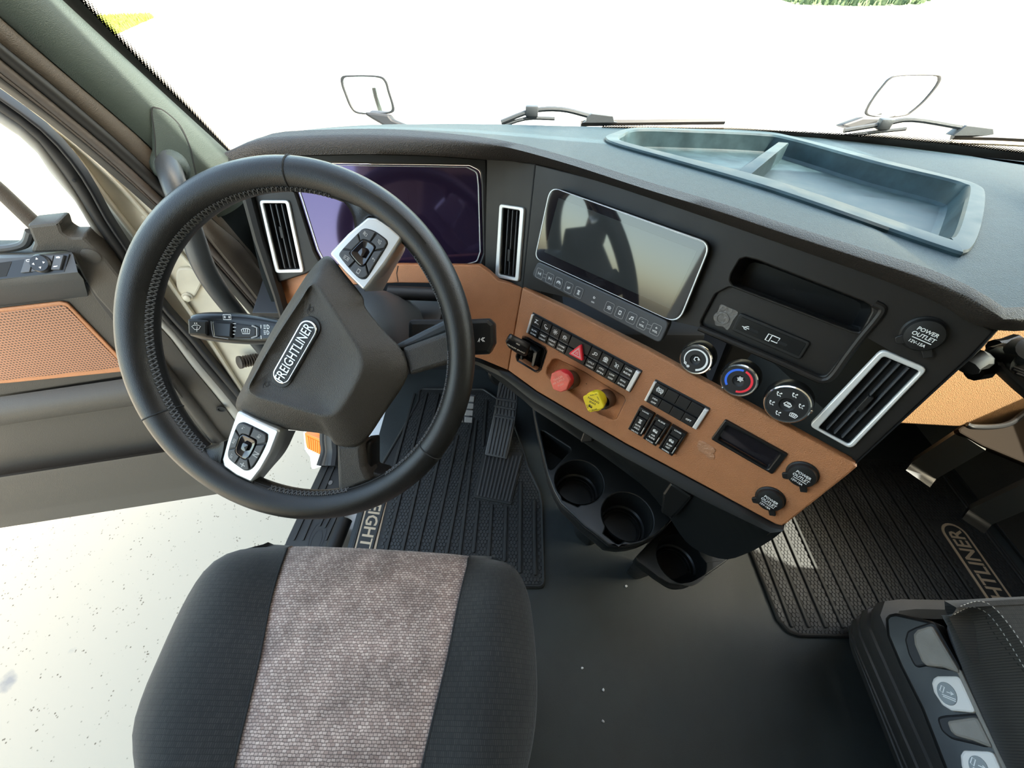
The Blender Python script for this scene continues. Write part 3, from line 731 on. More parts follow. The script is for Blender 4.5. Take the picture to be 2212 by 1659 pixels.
def wiper(label, arm, block, blade, Y):
    t = thing('wiper', label, 'wiper', at_y(*arm[0], Y), 'windscreen wipers')
    f = lambda p: at_y(p[0], p[1], far_pt(p[0], p[1], .06).y)
    tube('wiper_arm', cr([f(p) for p in arm], 4, False), .0055, M['tube'], t, seg=8)
    tube('wiper_arm', cr([f((p[0] - 14, p[1] + 14 + 3 * i)) for i, p in enumerate(arm[:3])], 4, False), .004, M['tube'], t, seg=8)
    q = f(arm[1]); box('arm_clip', q.x - .015, q.x + .015, q.y - .008, q.y + .008, q.z - .011, q.z + .011, M['tube'], t, bev=.003)
    pl = plane3(f(block[0]), f(block[1]), f(block[2])); pl = Plane(pl.o, (0, -1, .15), (1, 0, 0))
    plate_px('wiper_head', pl, block, -.012, .012, M['tube'], t, r=.003)
    b = [f(p) for p in blade]
    tube('wiper_blade', b, .007, M['black'], t, seg=6)
    tube('blade_rubber', [p - Vector((0, .006, .011)) for p in b], .004, M['yellowish'] if 'yellowish' in M else M['tan'], t, seg=6)
wiper('wiper lying behind the left end of the dash tray', zl((900, 316), (1056, 258), (1205, 250), (1345, 282)), zl((1335, 292), (1360, 272), (1470, 285), (1475, 312), (1500, 318), (1310, 320), (1335, 308)), zl((1305, 322), (1480, 318), (2035, 312)), 1.1)
wiper('wiper below the right hood mirror', zr((20, 800), (510, 720), (850, 668), (1450, 760)), zr((1400, 830), (1520, 740), (1840, 780), (1850, 850), (1930, 860), (1340, 870)), zr((1340, 875), (1840, 885), (2260, 905)), 1.05)
# amber side lamp and body corner outside the sill
lamp = thing('marker_lamp', 'orange rectangular marker lamp on the white body below the door sill', 'lamp', at_y(680, 955, .80))
LP = Plane(at_y(678, 955, .80), (-.25, -.9, .35), (1, 0, 0))
zq = ZM(600, 900, 200 / 1106)
plate_px('lens', LP, zq((318, 190), (530, 275), (525, 455), (345, 375), (330, 300)), -.03, .004, M['amber'], lamp, r=.006, bev=.003)
for k in range(6):
    s = .14 + .145 * k; a = zq((335 + 185 * s, 215 + 85 * s))[0]; b = zq((352 + 165 * s, 365 + 80 * s))[0]
    plate('lens_rib', LP, [rnd([LP.loc(a[0], a[1]), LP.loc(a[0] + 3, a[1] + 1), LP.loc(b[0] + 3, b[1] + 1), LP.loc(b[0], b[1])], 0)], .002, .006, M['amber'], lamp, bev=0)
plate_px('lamp_body', LP, zq((300, 170), (545, 262), (520, 600), (400, 640), (380, 480), (320, 400)), -.06, -.012, M['paint'], lamp, r=.01, bev=.004)
sl_ = struct_root('trim_3', at_z(650, 1100, 0))
SP = Plane((0, 0, -.012), (0, 0, 1), (1, 0, 0))
plate_px('sill_plate', SP, zq((525, 568), (760, 575), (760, 1230), (690, 1480), (600, 1700), (-60, 1900), (100, 1480), (370, 900)), -.03, 0, M['rubber'], sl_, r=.006, bev=.003)
for a, b in (((595, 600), (190, 1480)), ((672, 605), (300, 1480)), ((720, 850), (500, 1310)), ((735, 1000), (560, 1330)), ((760, 1060), (575, 1480))):
    A, B = zq(a)[0], zq(b)[0]; pa, pb = Vector(SP.loc(*A)), Vector(SP.loc(*B)); d = (pb - pa).normalized(); n = Vector((-d.y, d.x)) * .0035
    plate('rib', SP, [rnd([tuple(pa + n), tuple(pb + n), tuple(pb - n), tuple(pa - n)], .002)], -.001, .004, M['rubber'], sl_, bev=.001)
oc = SP.loc(*zq((470, 1440))[0]); strokes('oval_mark', SP, [[tuple(p) for p in circle(oc[0], oc[1], .022, 28, .045)] + [circle(oc[0], oc[1], .022, 28, .045)[0]], [tuple(p) for p in circle(oc[0], oc[1] - .01, .014, 28, .03)] + [circle(oc[0], oc[1] - .01, .014, 28, .03)[0]]], .003, .0005, M['deep'], sl_)
sc_ = SP.hit(*zq((630, 790))[0]); lathe('screw', sc_, (0, 0, 1), [(.007, 0), (.007, .002), (.005, .002), (.005, .001), (.002, .001), (.002, .003)], M['steel'], sl_, seg=16)
sr = [at_z(*zq(p)[0], .01) for p in ((545, 250), (560, 420), (520, 560))]
for k, (dx, rr, mm) in enumerate(((0, .014, 'seal'), (.030, .014, 'pillar_side'), (.060, .016, 'seal'), (.09, .02, 'deep'))):
    tube('sill_seal', cr([at_z(*zq((560 + 38 * k, 60))[0], .09), at_z(*zq((555 + 40 * k, 270))[0], .05), at_z(*zq((565 + 40 * k, 420))[0], .02), at_z(*zq((515 + 50 * k, 590))[0], .0)], 5, False), rr, M[mm], sl_, seg=10)
tube('floor_edge', [at_z(*zq((800, 1230))[0], .0), at_z(*zq((690, 1500))[0], .0), at_z(*zq((520, 1900))[0], .0)], .022, M['black'], sl_, seg=12)

# ================================================================ dashboard
AN = Vector((-.605, -.73, .318)).normalized()
AO = at_d(1340, 545, .7 * .8696)
HD = Vector((.769, -.639, 0))
A = Plane(AO, AN, HD)
B = A.moved(.010)
D = Plane(at_d(840, 465, .76), (0, -.934, .358), (1, 0, 0))
seamT, seamB = A.hit(1156, 354), A.hit(1128, 622)
Ep = plane3(seamT, seamB, D.hit(1046, 470))
G = plane3(A.hit(1128, 622), D.hit(700, 575), B.hit(1100, 798))
dash = thing('dashboard', 'black wraparound truck dashboard with a saddle brown trim band', 'dashboard', (.1, .75, .70))
# hood over the instruments: grained roll between its lower and upper edges
low = [(508, 349), (560, 341), (640, 336), (800, 333), (939, 337), (1060, 346)]
lowY = [.645, .672, .688, .70, .70, .697]
LOW = [at_y(p[0], p[1], y) for p, y in zip(low, lowY)] + [A.hit(*p, .004) for p in ((1156, 354), (1300, 394), (1500, 461), (1700, 531), (1900, 602), (2040, 660), (2140, 712))]
LOW += [Vector((.56, .325, .880)), Vector((.66, .40, .878)), Vector((.80, .56, .875)), Vector((1.38, .62, .870))]
upp = [(494, 328, .922), (560, 298, .926), (640, 290, .927), (800, 287, .927), (950, 297, .926), (1080, 315, .925), (1220, 352, .924), (1400, 410, .922), (1560, 458, .921), (1700, 505, .920), (1860, 556, .919), (2000, 601, .918), (2120, 655, .915), (2172, 690, .908)]
UPP = [at_z(*p) for p in upp] + [Vector((.56, .325, .906)), Vector((.66, .405, .904)), Vector((.80, .57, .90)), Vector((1.38, .63, .895))]
NC = 110
Lw = resample(cr(LOW, 6, False), NC); Up = resample(cr(UPP, 6, False), NC)
rows = [[p + Vector((.0, .035, -.012)) for p in Lw], Lw]
for k in range(1, 7):
    s = k / 6; rows.append([p.lerp(q, s) + (Vector((0, -.35, .94)) * .004 + AN * .007) * math.sin(math.pi * s) ** .8 for p, q in zip(Lw, Up)])
rows.append([q + Vector((.012, .016, .001)) for q in Up])
loft('instrument_hood', rows, M['eyebrow'], dash, smooth=70)
# dash top
farp = [(494, 330), (560, 301), (640, 283), (770, 271), (900, 268), (1050, 268), (1220, 272), (1400, 277), (1600, 285.5), (1760, 297), (1880, 310), (2010, 326), (2120, 340), (2212, 352)]
FAR = [far_pt(*p) for p in farp] + [Vector((1.02, ww(1.02), .80)), Vector((1.12, ww(1.12), .795)), Vector((1.22, ww(1.22), .79)), Vector((1.38, ww(1.38), .785))]
Fa = resample(cr(FAR, 6, False), NC)
zt = ZM(1240, 130, 972 / 2212)
tr_out = zt((150, 395), (195, 370), (300, 345), (560, 350), (900, 360), (1100, 395), (1500, 500), (1850, 590), (1970, 630), (2010, 680), (1990, 830), (1950, 930), (1900, 960), (1800, 940), (1000, 660), (500, 510), (220, 430))
tr_in = zt((222, 402), (240, 385), (310, 358), (560, 363), (900, 378), (1060, 402), (1490, 522), (1790, 594), (1895, 626), (1922, 655), (1880, 810), (1850, 878), (1825, 889), (1785, 884), (1000, 614), (500, 485), (265, 423))
NR = 90
def prj(p): q = p - EYE; d = q.dot(FWD); return (CX + F * q.dot(RGT) / d, CY - F * q.dot(UPV) / d)
hole_px = [tuple(p) for p in cr([((a[0] + b[0]) / 2, (a[1] + b[1]) / 2) for a, b in zip(tr_out, tr_in)], 6)]
V = []; Fc = []; full = []
for k in range(NR + 1):
    s = k / NR
    for p, q in zip(Up, Fa):
        z = p.lerp(q, s); z = z + Vector((0, 0, .002 * math.sin(math.pi * s))); V.append(z)
for k in range(NR):
    for j in range(NC - 1):
        q = (k * NC + j, k * NC + j + 1, (k + 1) * NC + j + 1, (k + 1) * NC + j)
        c = (V[q[0]] + V[q[1]] + V[q[2]] + V[q[3]]) / 4
        full.append(q)
        if not inside(prj(c), hole_px): Fc.append(q)
bvh = BVHTree.FromPolygons([tuple(v) for v in V], full)
def on_dash(x, y): return bvh.ray_cast(EYE, ray(x, y).normalized())[0]
b0 = len(V); V += [p + Vector((0, .008, -.02)) for p in Fa]
for j in range(NC - 1): Fc.append((NR * NC + j, NR * NC + j + 1, b0 + j + 1, b0 + j))
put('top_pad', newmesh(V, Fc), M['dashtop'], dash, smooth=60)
# storage tray set into the dash top
ty = thing('dash_tray', 'shallow grey tray with a divider set into the dash top', 'tray', on_dash(1700, 370))
LO = [on_dash(*p) for p in cr(tr_out, 8)]; LI = [on_dash(*p) for p in cr(tr_in, 8)]
ctr = sum(LI, Vector()) / len(LI)
def ins(P, d):
    """loop moved inwards by d in plan"""
    q = offset_poly([(p.x, p.y) for p in P], d); return [Vector((a, b, p.z)) for (a, b), p in zip(q, P)]
up = lambda P, h: [p + Vector((0, 0, h)) for p in P]
mixp = lambda k: [a.lerp(b, k) for a, b in zip(LO, LI)]
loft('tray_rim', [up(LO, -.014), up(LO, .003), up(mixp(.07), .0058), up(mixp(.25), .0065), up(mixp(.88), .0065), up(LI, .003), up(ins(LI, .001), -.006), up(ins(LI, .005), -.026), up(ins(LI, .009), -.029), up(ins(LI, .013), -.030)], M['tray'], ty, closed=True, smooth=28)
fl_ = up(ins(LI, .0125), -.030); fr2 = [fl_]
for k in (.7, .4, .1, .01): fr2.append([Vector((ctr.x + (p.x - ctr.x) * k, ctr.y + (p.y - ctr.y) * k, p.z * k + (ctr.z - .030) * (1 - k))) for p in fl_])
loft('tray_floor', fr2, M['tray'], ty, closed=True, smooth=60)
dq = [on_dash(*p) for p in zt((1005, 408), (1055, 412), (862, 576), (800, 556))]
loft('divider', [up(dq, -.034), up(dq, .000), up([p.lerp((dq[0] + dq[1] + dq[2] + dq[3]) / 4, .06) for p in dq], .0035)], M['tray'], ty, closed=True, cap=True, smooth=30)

# black centre fascia with a pocket and a recessed field
fas = [(1128, 622), (1156, 354), (1300, 390), (1500, 456), (1700, 526), (1900, 596), (2040, 652), (2149, 716), (2100, 768), (2000, 860), (1846, 1003)]
zf = ZM(1400, 520, 812 / 2212)
pocket = zf((540, 110), (575, 100), (640, 115), (1270, 360), (1310, 385), (1312, 420), (1250, 540), (1200, 530), (500, 262), (482, 235), (490, 195))
recess = zf((395, 315), (480, 272), (1200, 545), (1258, 560), (1130, 690), (1050, 790), (1010, 797), (320, 505), (308, 480))
Pk = rnd(A.locs(pocket, 0), .004, 3); Rc = rnd(A.locs(recess, 0), .006, 3)
lo = A.locs(fas, 0)
plate('centre_fascia', A, [lo, Pk, Rc, scaled(rnd(A.locs(zf((1385, 680), (1600, 770), (1180, 1202), (1000, 1105)), .004), .003, 3), 1.02)], -.012, 0, M['fascia'], dash, bev=.002, res=2)
plate('recess_field', A, [scaled(Rc, 1.03)], -.016, -.007, M['fascia'], dash, bev=.001)
Pk2 = scaled(Pk, .93)
loft('pocket_liner', [[A.P(p[0], p[1], -.001) for p in Pk], [A.P(p[0], p[1], -.02) for p in Pk], [A.P(p[0] + .002, p[1] - .010, -.06) for p in Pk2], [A.P(p[0] + .002, p[1] - .010, -.061) for p in scaled(Pk2, .02)]], M['gloss_black'], dash, closed=True, smooth=30)
# soft ridge that frames pocket and recess on their right side
rg = [A.hit(*p, .0) for p in zf((1330, 370), (1378, 400), (1345, 460), (1250, 575), (1170, 680), (1090, 790), (1040, 820), (980, 808), (800, 725), (600, 640), (300, 512))]
tube('fascia_ridge', cr(rg, 5, False), [.0045] * 51, M['fascia'], dash, seg=10, flat=1)
# edge strip down the right side of the fascia
es = [[A.hit(2149, 714, .001), A.hit(2100, 768, .001), A.hit(2000, 860, .001), A.hit(1846, 1002, .001)]]
sd = Vector((.030, .020, .0)); n0 = [p + AN * .004 for p in es[0]]
loft('side_edge', [[p - AN * .012 for p in es[0]], n0, [p + sd * .45 + AN * .004 for p in es[0]], [p + sd for p in es[0]], [p + sd + Vector((.012, .30, -.10)) for p in es[0]]], M['black'], dash, smooth=40)
# instrument bezel (left) and the vent panel that turns towards the driver
bz = [(530, 372), (545, 345), (640, 334), (800, 330), (940, 334), (1052, 343), (1052, 600), (1036, 574), (860, 574), (690, 577), (660, 592), (583, 616), (575, 560)]
cl = [(622, 352), (700, 356), (800, 358), (1008, 361), (1030, 372), (1033, 400), (1037, 545), (1030, 566), (1008, 572), (720, 575), (697, 565), (684, 540), (650, 432)]
Clo = [tuple(p) for p in rnd(D.locs(cl, 0), .010, 4)]
plate('instrument_bezel', D, [D.locs(bz, 0), scaled(Clo, 1.035), scaled(rnd(D.locs(ZM(500, 300, 700 / 2074)((200, 412), (346, 412), (437, 836), (300, 840)), .004), .003, 3), 1.02)], -.012, .0, M['fascia'], dash, bev=.003, res=2)
VENT_IN = {'left': (D, ZM(500, 300, 700 / 2074)((200, 412), (346, 412), (437, 836), (300, 840))), 'mid': (Ep, ZM(500, 300, 700 / 2074)((1732, 440), (1844, 458), (1814, 890), (1710, 868))), 'right': (A, ZM(1400, 520, 812 / 2212)((1385, 680), (1600, 770), (1180, 1202), (1000, 1105)))}
def vhole(k): pl, q = VENT_IN[k]; return scaled(rnd(pl.locs(q, .004), .003, 3), 1.02)
vp = [D.hit(1050, 338, .0), Ep.hit(1100, 345, .002), seamT, seamB, Ep.hit(1085, 612, 0), D.hit(1050, 598, 0)]
plate('vent_panel', Ep, [[Ep.l3(p) for p in vp], vhole('mid')], -.012, -.001, M['fascia'], dash, bev=.002)
strokes('panel_gap', A, [[A.loc(1156, 354), A.loc(1128, 622)]], .0022, .0002, M['seam'], dash)
lt = [D.hit(505, 360, .010), D.hit(520, 420, .010), D.hit(548, 520, .010), D.hit(590, 640, .010), D.hit(612, 715, .010)]
lb = [D.hit(522, 360, .012), D.hit(540, 420, .012), D.hit(566, 520, .012), D.hit(604, 640, .012), D.hit(624, 715, .012)]
loft('bezel_edge', [[p - D.n * .05 for p in lt], lt, [p.lerp(q, .5) + D.n * .004 for p, q in zip(lt, lb)], lb, [p - D.n * .02 for p in lb]], M['black'], dash, smooth=40)
plate('dash_end', D.moved(-.02), [D.moved(-.02).locs([(545, 380), (525, 430), (565, 600), (605, 700), (618, 700), (600, 600)])], -.03, 0, M['kick'], dash, bev=.001)
# saddle brown trim: right shelf, and the part that runs under the instruments
cutouts = []
zb = ZM(1060, 660, 400 / 2212)
well = zb((745, 640), (800, 645), (1120, 800), (1330, 935), (1590, 1090), (1605, 1140), (1500, 1350), (1460, 1365), (1300, 1300), (960, 1040), (700, 870), (665, 820), (680, 740))
tbh = zb((395, 378), (440, 385), (640, 505), (663, 560), (600, 755), (570, 785), (330, 640), (320, 600))
Wl = rnd(B.locs(well, 0), .006, 3); Tb = rnd(B.locs(tbh, 0), .008, 3)
shelf = [(1128, 622), (1230, 670), (1400, 757), (1600, 867), (1846, 1002), (1851, 1010), (1835, 1024), (1700, 1131), (1690, 1137), (1676, 1134), (1540, 1060), (1350, 958), (1160, 846), (1097, 800), (1112, 712)]
shl = B.locs(shelf, 0)
plate('trim_shelf', B, [shl, Wl, Tb, rnd(B.locs(ZM(1320, 780, 560 / 2212)((985, 548), (1440, 790), (1336, 926), (908, 674)), .004), .003)], -.016, 0, M['brown'], dash, bev=.003, res=2)
wl2 = scaled(Wl, .86)
loft('knob_well', [[B.P(p[0], p[1], -.001) for p in Wl], [B.P(p[0], p[1], -.006) for p in scaled(Wl, .97)], [B.P(p[0], p[1] + .002, -.013) for p in wl2], [B.P(p[0], p[1] + .002, -.0131) for p in scaled(wl2, .02)]], M['brown'], dash, closed=True, smooth=60)
under = [(586, 614), (660, 590), (690, 575), (860, 571), (1034, 573), (1052, 585), (1075, 606), (1128, 622), (1112, 712), (1097, 800), (1040, 776), (1012, 768), (1002, 712), (985, 645), (950, 612), (858, 611), (760, 615), (660, 650), (624, 716), (606, 690)]
plate('trim_apron', G, [G.locs(under, .0)], -.02, .0, M['brown'], dash, bev=.002, res=2)
strokes('trim_gap', G, [[G.loc(860, 574, .0), G.loc(857, 590, .0), G.loc(860, 609, .0)]], .0015, .0002, M['seam'], dash)
# black lip and knee panel under the trim
e0 = [(1000, 770), (1040, 778), (1097, 802), (1160, 848), (1350, 960), (1540, 1062), (1676, 1136), (1694, 1139)]
e1 = [(1000, 776), (1035, 790), (1090, 818), (1152, 868), (1340, 985), (1530, 1088), (1668, 1152), (1690, 1145)]
H0 = [B.hit(*p, .0) for p in e0]; H1 = [B.hit(*p, .004) for p in e1]
H0, H1 = resample(H0, 40), resample(H1, 40)
fwd = Vector((.60, .74, 0)).normalized()
loft('lower_lip', [[p - AN * .014 for p in H0], H0, [p.lerp(q, .25) + AN * .005 for p, q in zip(H0, H1)], [p.lerp(q, .8) + AN * .005 for p, q in zip(H0, H1)], H1, [p + fwd * .02 - Vector((0, 0, .004)) for p in H1]], M['black'], dash, smooth=40)
KP = B.moved(-.028)
e2 = [(1152, 884), (1230, 935), (1330, 1005), (1400, 1060), (1440, 1110), (1490, 1178), (1560, 1208), (1612, 1196), (1664, 1168), (1692, 1146)]
H2 = resample(cr([KP.hit(*p) for p in e2], 5, False), 40)
loft('knee_panel', [[p + fwd * .008 for p in H1], [p.lerp(q, .12) + fwd * .012 for p, q in zip(H1, H2)], [p.lerp(q, .85) + fwd * .004 for p, q in zip(H1, H2)], H2, [p + fwd * .02 + Vector((0, 0, -.012)) for p in H2], [p + fwd * .30 + Vector((0, 0, -.03)) for p in H2]], M['console'], dash, smooth=50)
put('under_dash_block', box_mesh(.11, .45, .70, 1.05, .0, .52, .02), M['deep'], dash)  # added box under the dash, keeps sun off the floor by the pedals
endp = [H1[-1], H0[-1]]
loft('dash_side', [[A.hit(1846, 1002, -.002) + sd, B.hit(1692, 1138, 0) + Vector((.004, .004, 0)), H1[-1] + Vector((.01, .02, -.20))], [A.hit(1846, 1002, 0) + sd + Vector((.012, .30, -.10)), B.hit(1692, 1138, 0) + Vector((.05, .32, 0)), H1[-1] + Vector((.06, .34, -.22))]], M['black'], dash, smooth=40)
plate('footwell_shelf', Plane((-.25, .72, .62), (0, -.3, .95), (1, 0, 0)), [[(-.32, -.06), (.30, -.06), (.30, .16), (-.32, .16)]], -.02, 0, M['deep'], dash, bev=.002)
# passenger side of the dashboard
gb = thing('glove_box', 'tan glove box front in sunlight at the right edge', 'glove box', (1.15, .56, .5))
GP = Plane((1.1, .60, .5), (-.10, -.97, .20), (1, 0, 0))
gl0, gl1 = GP.loc(1978, 917), GP.loc(2120, 925)
gsl = (gl1[1] - gl0[1]) / (gl1[0] - gl0[0]); gbot = lambda a: gl0[1] + gsl * (a - gl0[0])
plate('glove_box_lid', GP, [rnd([(-.30, gbot(-.30)), (.26, gbot(.26)), (.26, .245), (-.30, .245)], .012)], -.02, 0, M['glove'], gb, bev=.004)
plate('passenger_fascia', GP.moved(-.03), [[(-.6, -.16), (.29, -.16), (.29, .27), (-.6, .27)]], -.03, 0, M['black'], dash, bev=.004)
put('passenger_footwell', box_mesh(.50, 1.38, .66, 1.05, .33, .37), M['deep'], dash, smooth=0)
# ================================================================ controls on the dash
def vent(label, pl, outer, inner, tabc, mat_, nsl=3, off=.004):
    t = thing('air_vent', label, 'air vent', pl.hit(*outer[0]), 'dashboard air vents')
    lo = rnd(pl.locs(outer, off), .007, 4); li = rnd(pl.locs(inner, off), .003, 3)
    plate('vent_frame', pl, [lo, li], -.004, off, mat_, t, bev=.0015, res=2)
    loft('vent_duct', [[pl.P(p[0], p[1], .0005) for p in li], [pl.P(p[0], p[1], -.010) for p in li], [pl.P(p[0], p[1], -.0105) for p in scaled(li, .02)]], M['void'], t, closed=True, smooth=0)
    I = [Vector(pl.loc(p[0], p[1], off)) for p in inner]     # TL TR BR BL
    for k in range(nsl):
        s = (k + 1) / (nsl + 1)
        a = I[0].lerp(I[1], s) ; b = I[3].lerp(I[2], s); d = (b - a).normalized(); n = Vector((-d.y, d.x)) * .0009
        a += d * .002; b -= d * .002
        plate('slat', pl, [[tuple(a + n), tuple(b + n), tuple(b - n), tuple(a - n)]], -.009, -.001, M['strip'], t, bev=.0003)
        if k == 1:
            c = a.lerp(b, tabc); h = d * .011; n2 = n * 4.5
            plate('tab', pl, [rnd([tuple(c + h + n2), tuple(c + h - n2 * .6), tuple(c - h - n2 * .6), tuple(c - h + n2)], .001)], -.006, .003, M['black'], t, bev=.001)
    return t
za = ZM(500, 300, 700 / 2074)
vent('silver framed air vent left of the instrument screen', D, za((175, 392), (366, 392), (462, 856), (280, 860)), za((200, 412), (346, 412), (437, 836), (300, 840)), .42, M['silver_light'])
vent('silver framed air vent between the instrument screen and the touchscreen', Ep, za((1713, 415), (1872, 440), (1836, 914), (1685, 886)), za((1732, 440), (1844, 458), (1814, 890), (1710, 868)), .68, M['silver_light'])
vent('large slanted air vent at the right end of the fascia', A, zf((1375, 640), (1650, 756), (1195, 1230), (945, 1090)), zf((1385, 680), (1600, 770), (1180, 1202), (1000, 1105)), .52, M['silver_light'])
# instrument screen
ic = thing('instrument_screen', 'switched off violet tinted instrument screen behind the steering wheel', 'screen', D.hit(840, 465))
plate('screen_glass', D, [scaled(Clo, 1.03)], -.016, -.007, M['cluster_glass'], ic, bev=.001, smooth=0)
plate('screen_rim', D, [scaled(Clo, 1.006), scaled(Clo, .992)], -.008, -.0052, M['silver_light'], ic, bev=.0005)
pan = rnd(D.locs([(668, 420), (880, 405), (890, 530), (702, 532)], -.006), .002)
plate('display_panel', D, [pan], -.0072, -.0066, M['cluster_glass'], ic, bev=0, smooth=0)
# touchscreen
TS = A.moved(.016)
ts = thing('touchscreen', 'dark centre touchscreen with a thin silver rim and a strip of keys below', 'screen', TS.hit(1340, 560))
z4 = ZM(1100, 380, 500 / 2183)
tq = TS.locs(z4((388, 98), (1908, 636), (1598, 1400), (240, 775)))
rr_ = [.017, .017, .019, .013]
To_ = rnd(tq, rr_, 6)
plate('housing', TS, [scaled(To_, .995)], -.022, -.001, M['black'], ts, bev=.004, res=2)
plate('bezel_rim', TS, [To_, scaled(To_, .985)], -.004, .0012, M['silver_light'], ts, bev=.0005)
plate('screen_glass', TS, [scaled(To_, .986)], -.003, .0006, M['screen'], ts, bev=0, smooth=0)
plate('display_panel', TS, [TS.locs(z4((468, 208), (1772, 706), (1516, 1252), (333, 716)))], .0005, .00075, M['screen2'], ts, bev=0, smooth=0)
KS = TS.moved(.002)
kq = KS.locs(z4((268, 806), (1512, 1382), (1425, 1585), (205, 945)))
plate('key_strip', KS, [rnd(kq, .009, 5)], -.018, 0, M['strip'], ts, bev=.002, res=2)
kd = (Vector(kq[1]) - Vector(kq[0])).normalized(); kn = Vector((-kd.y, kd.x))
keys = [((290, 921), 'prev'), ((385, 966), 'next'), ((468, 1008), 'dial'), ((562, 1053), 'blob'), ((656, 1098), 'axle'), ((797, 1165), 'on'), ((945, 1241), 'lamp'), ((1046, 1289), 'phone'), ((1155, 1340), 'note'), ((1256, 1393), '-\nVOL'), ((1382, 1449), '+\nVOL')]
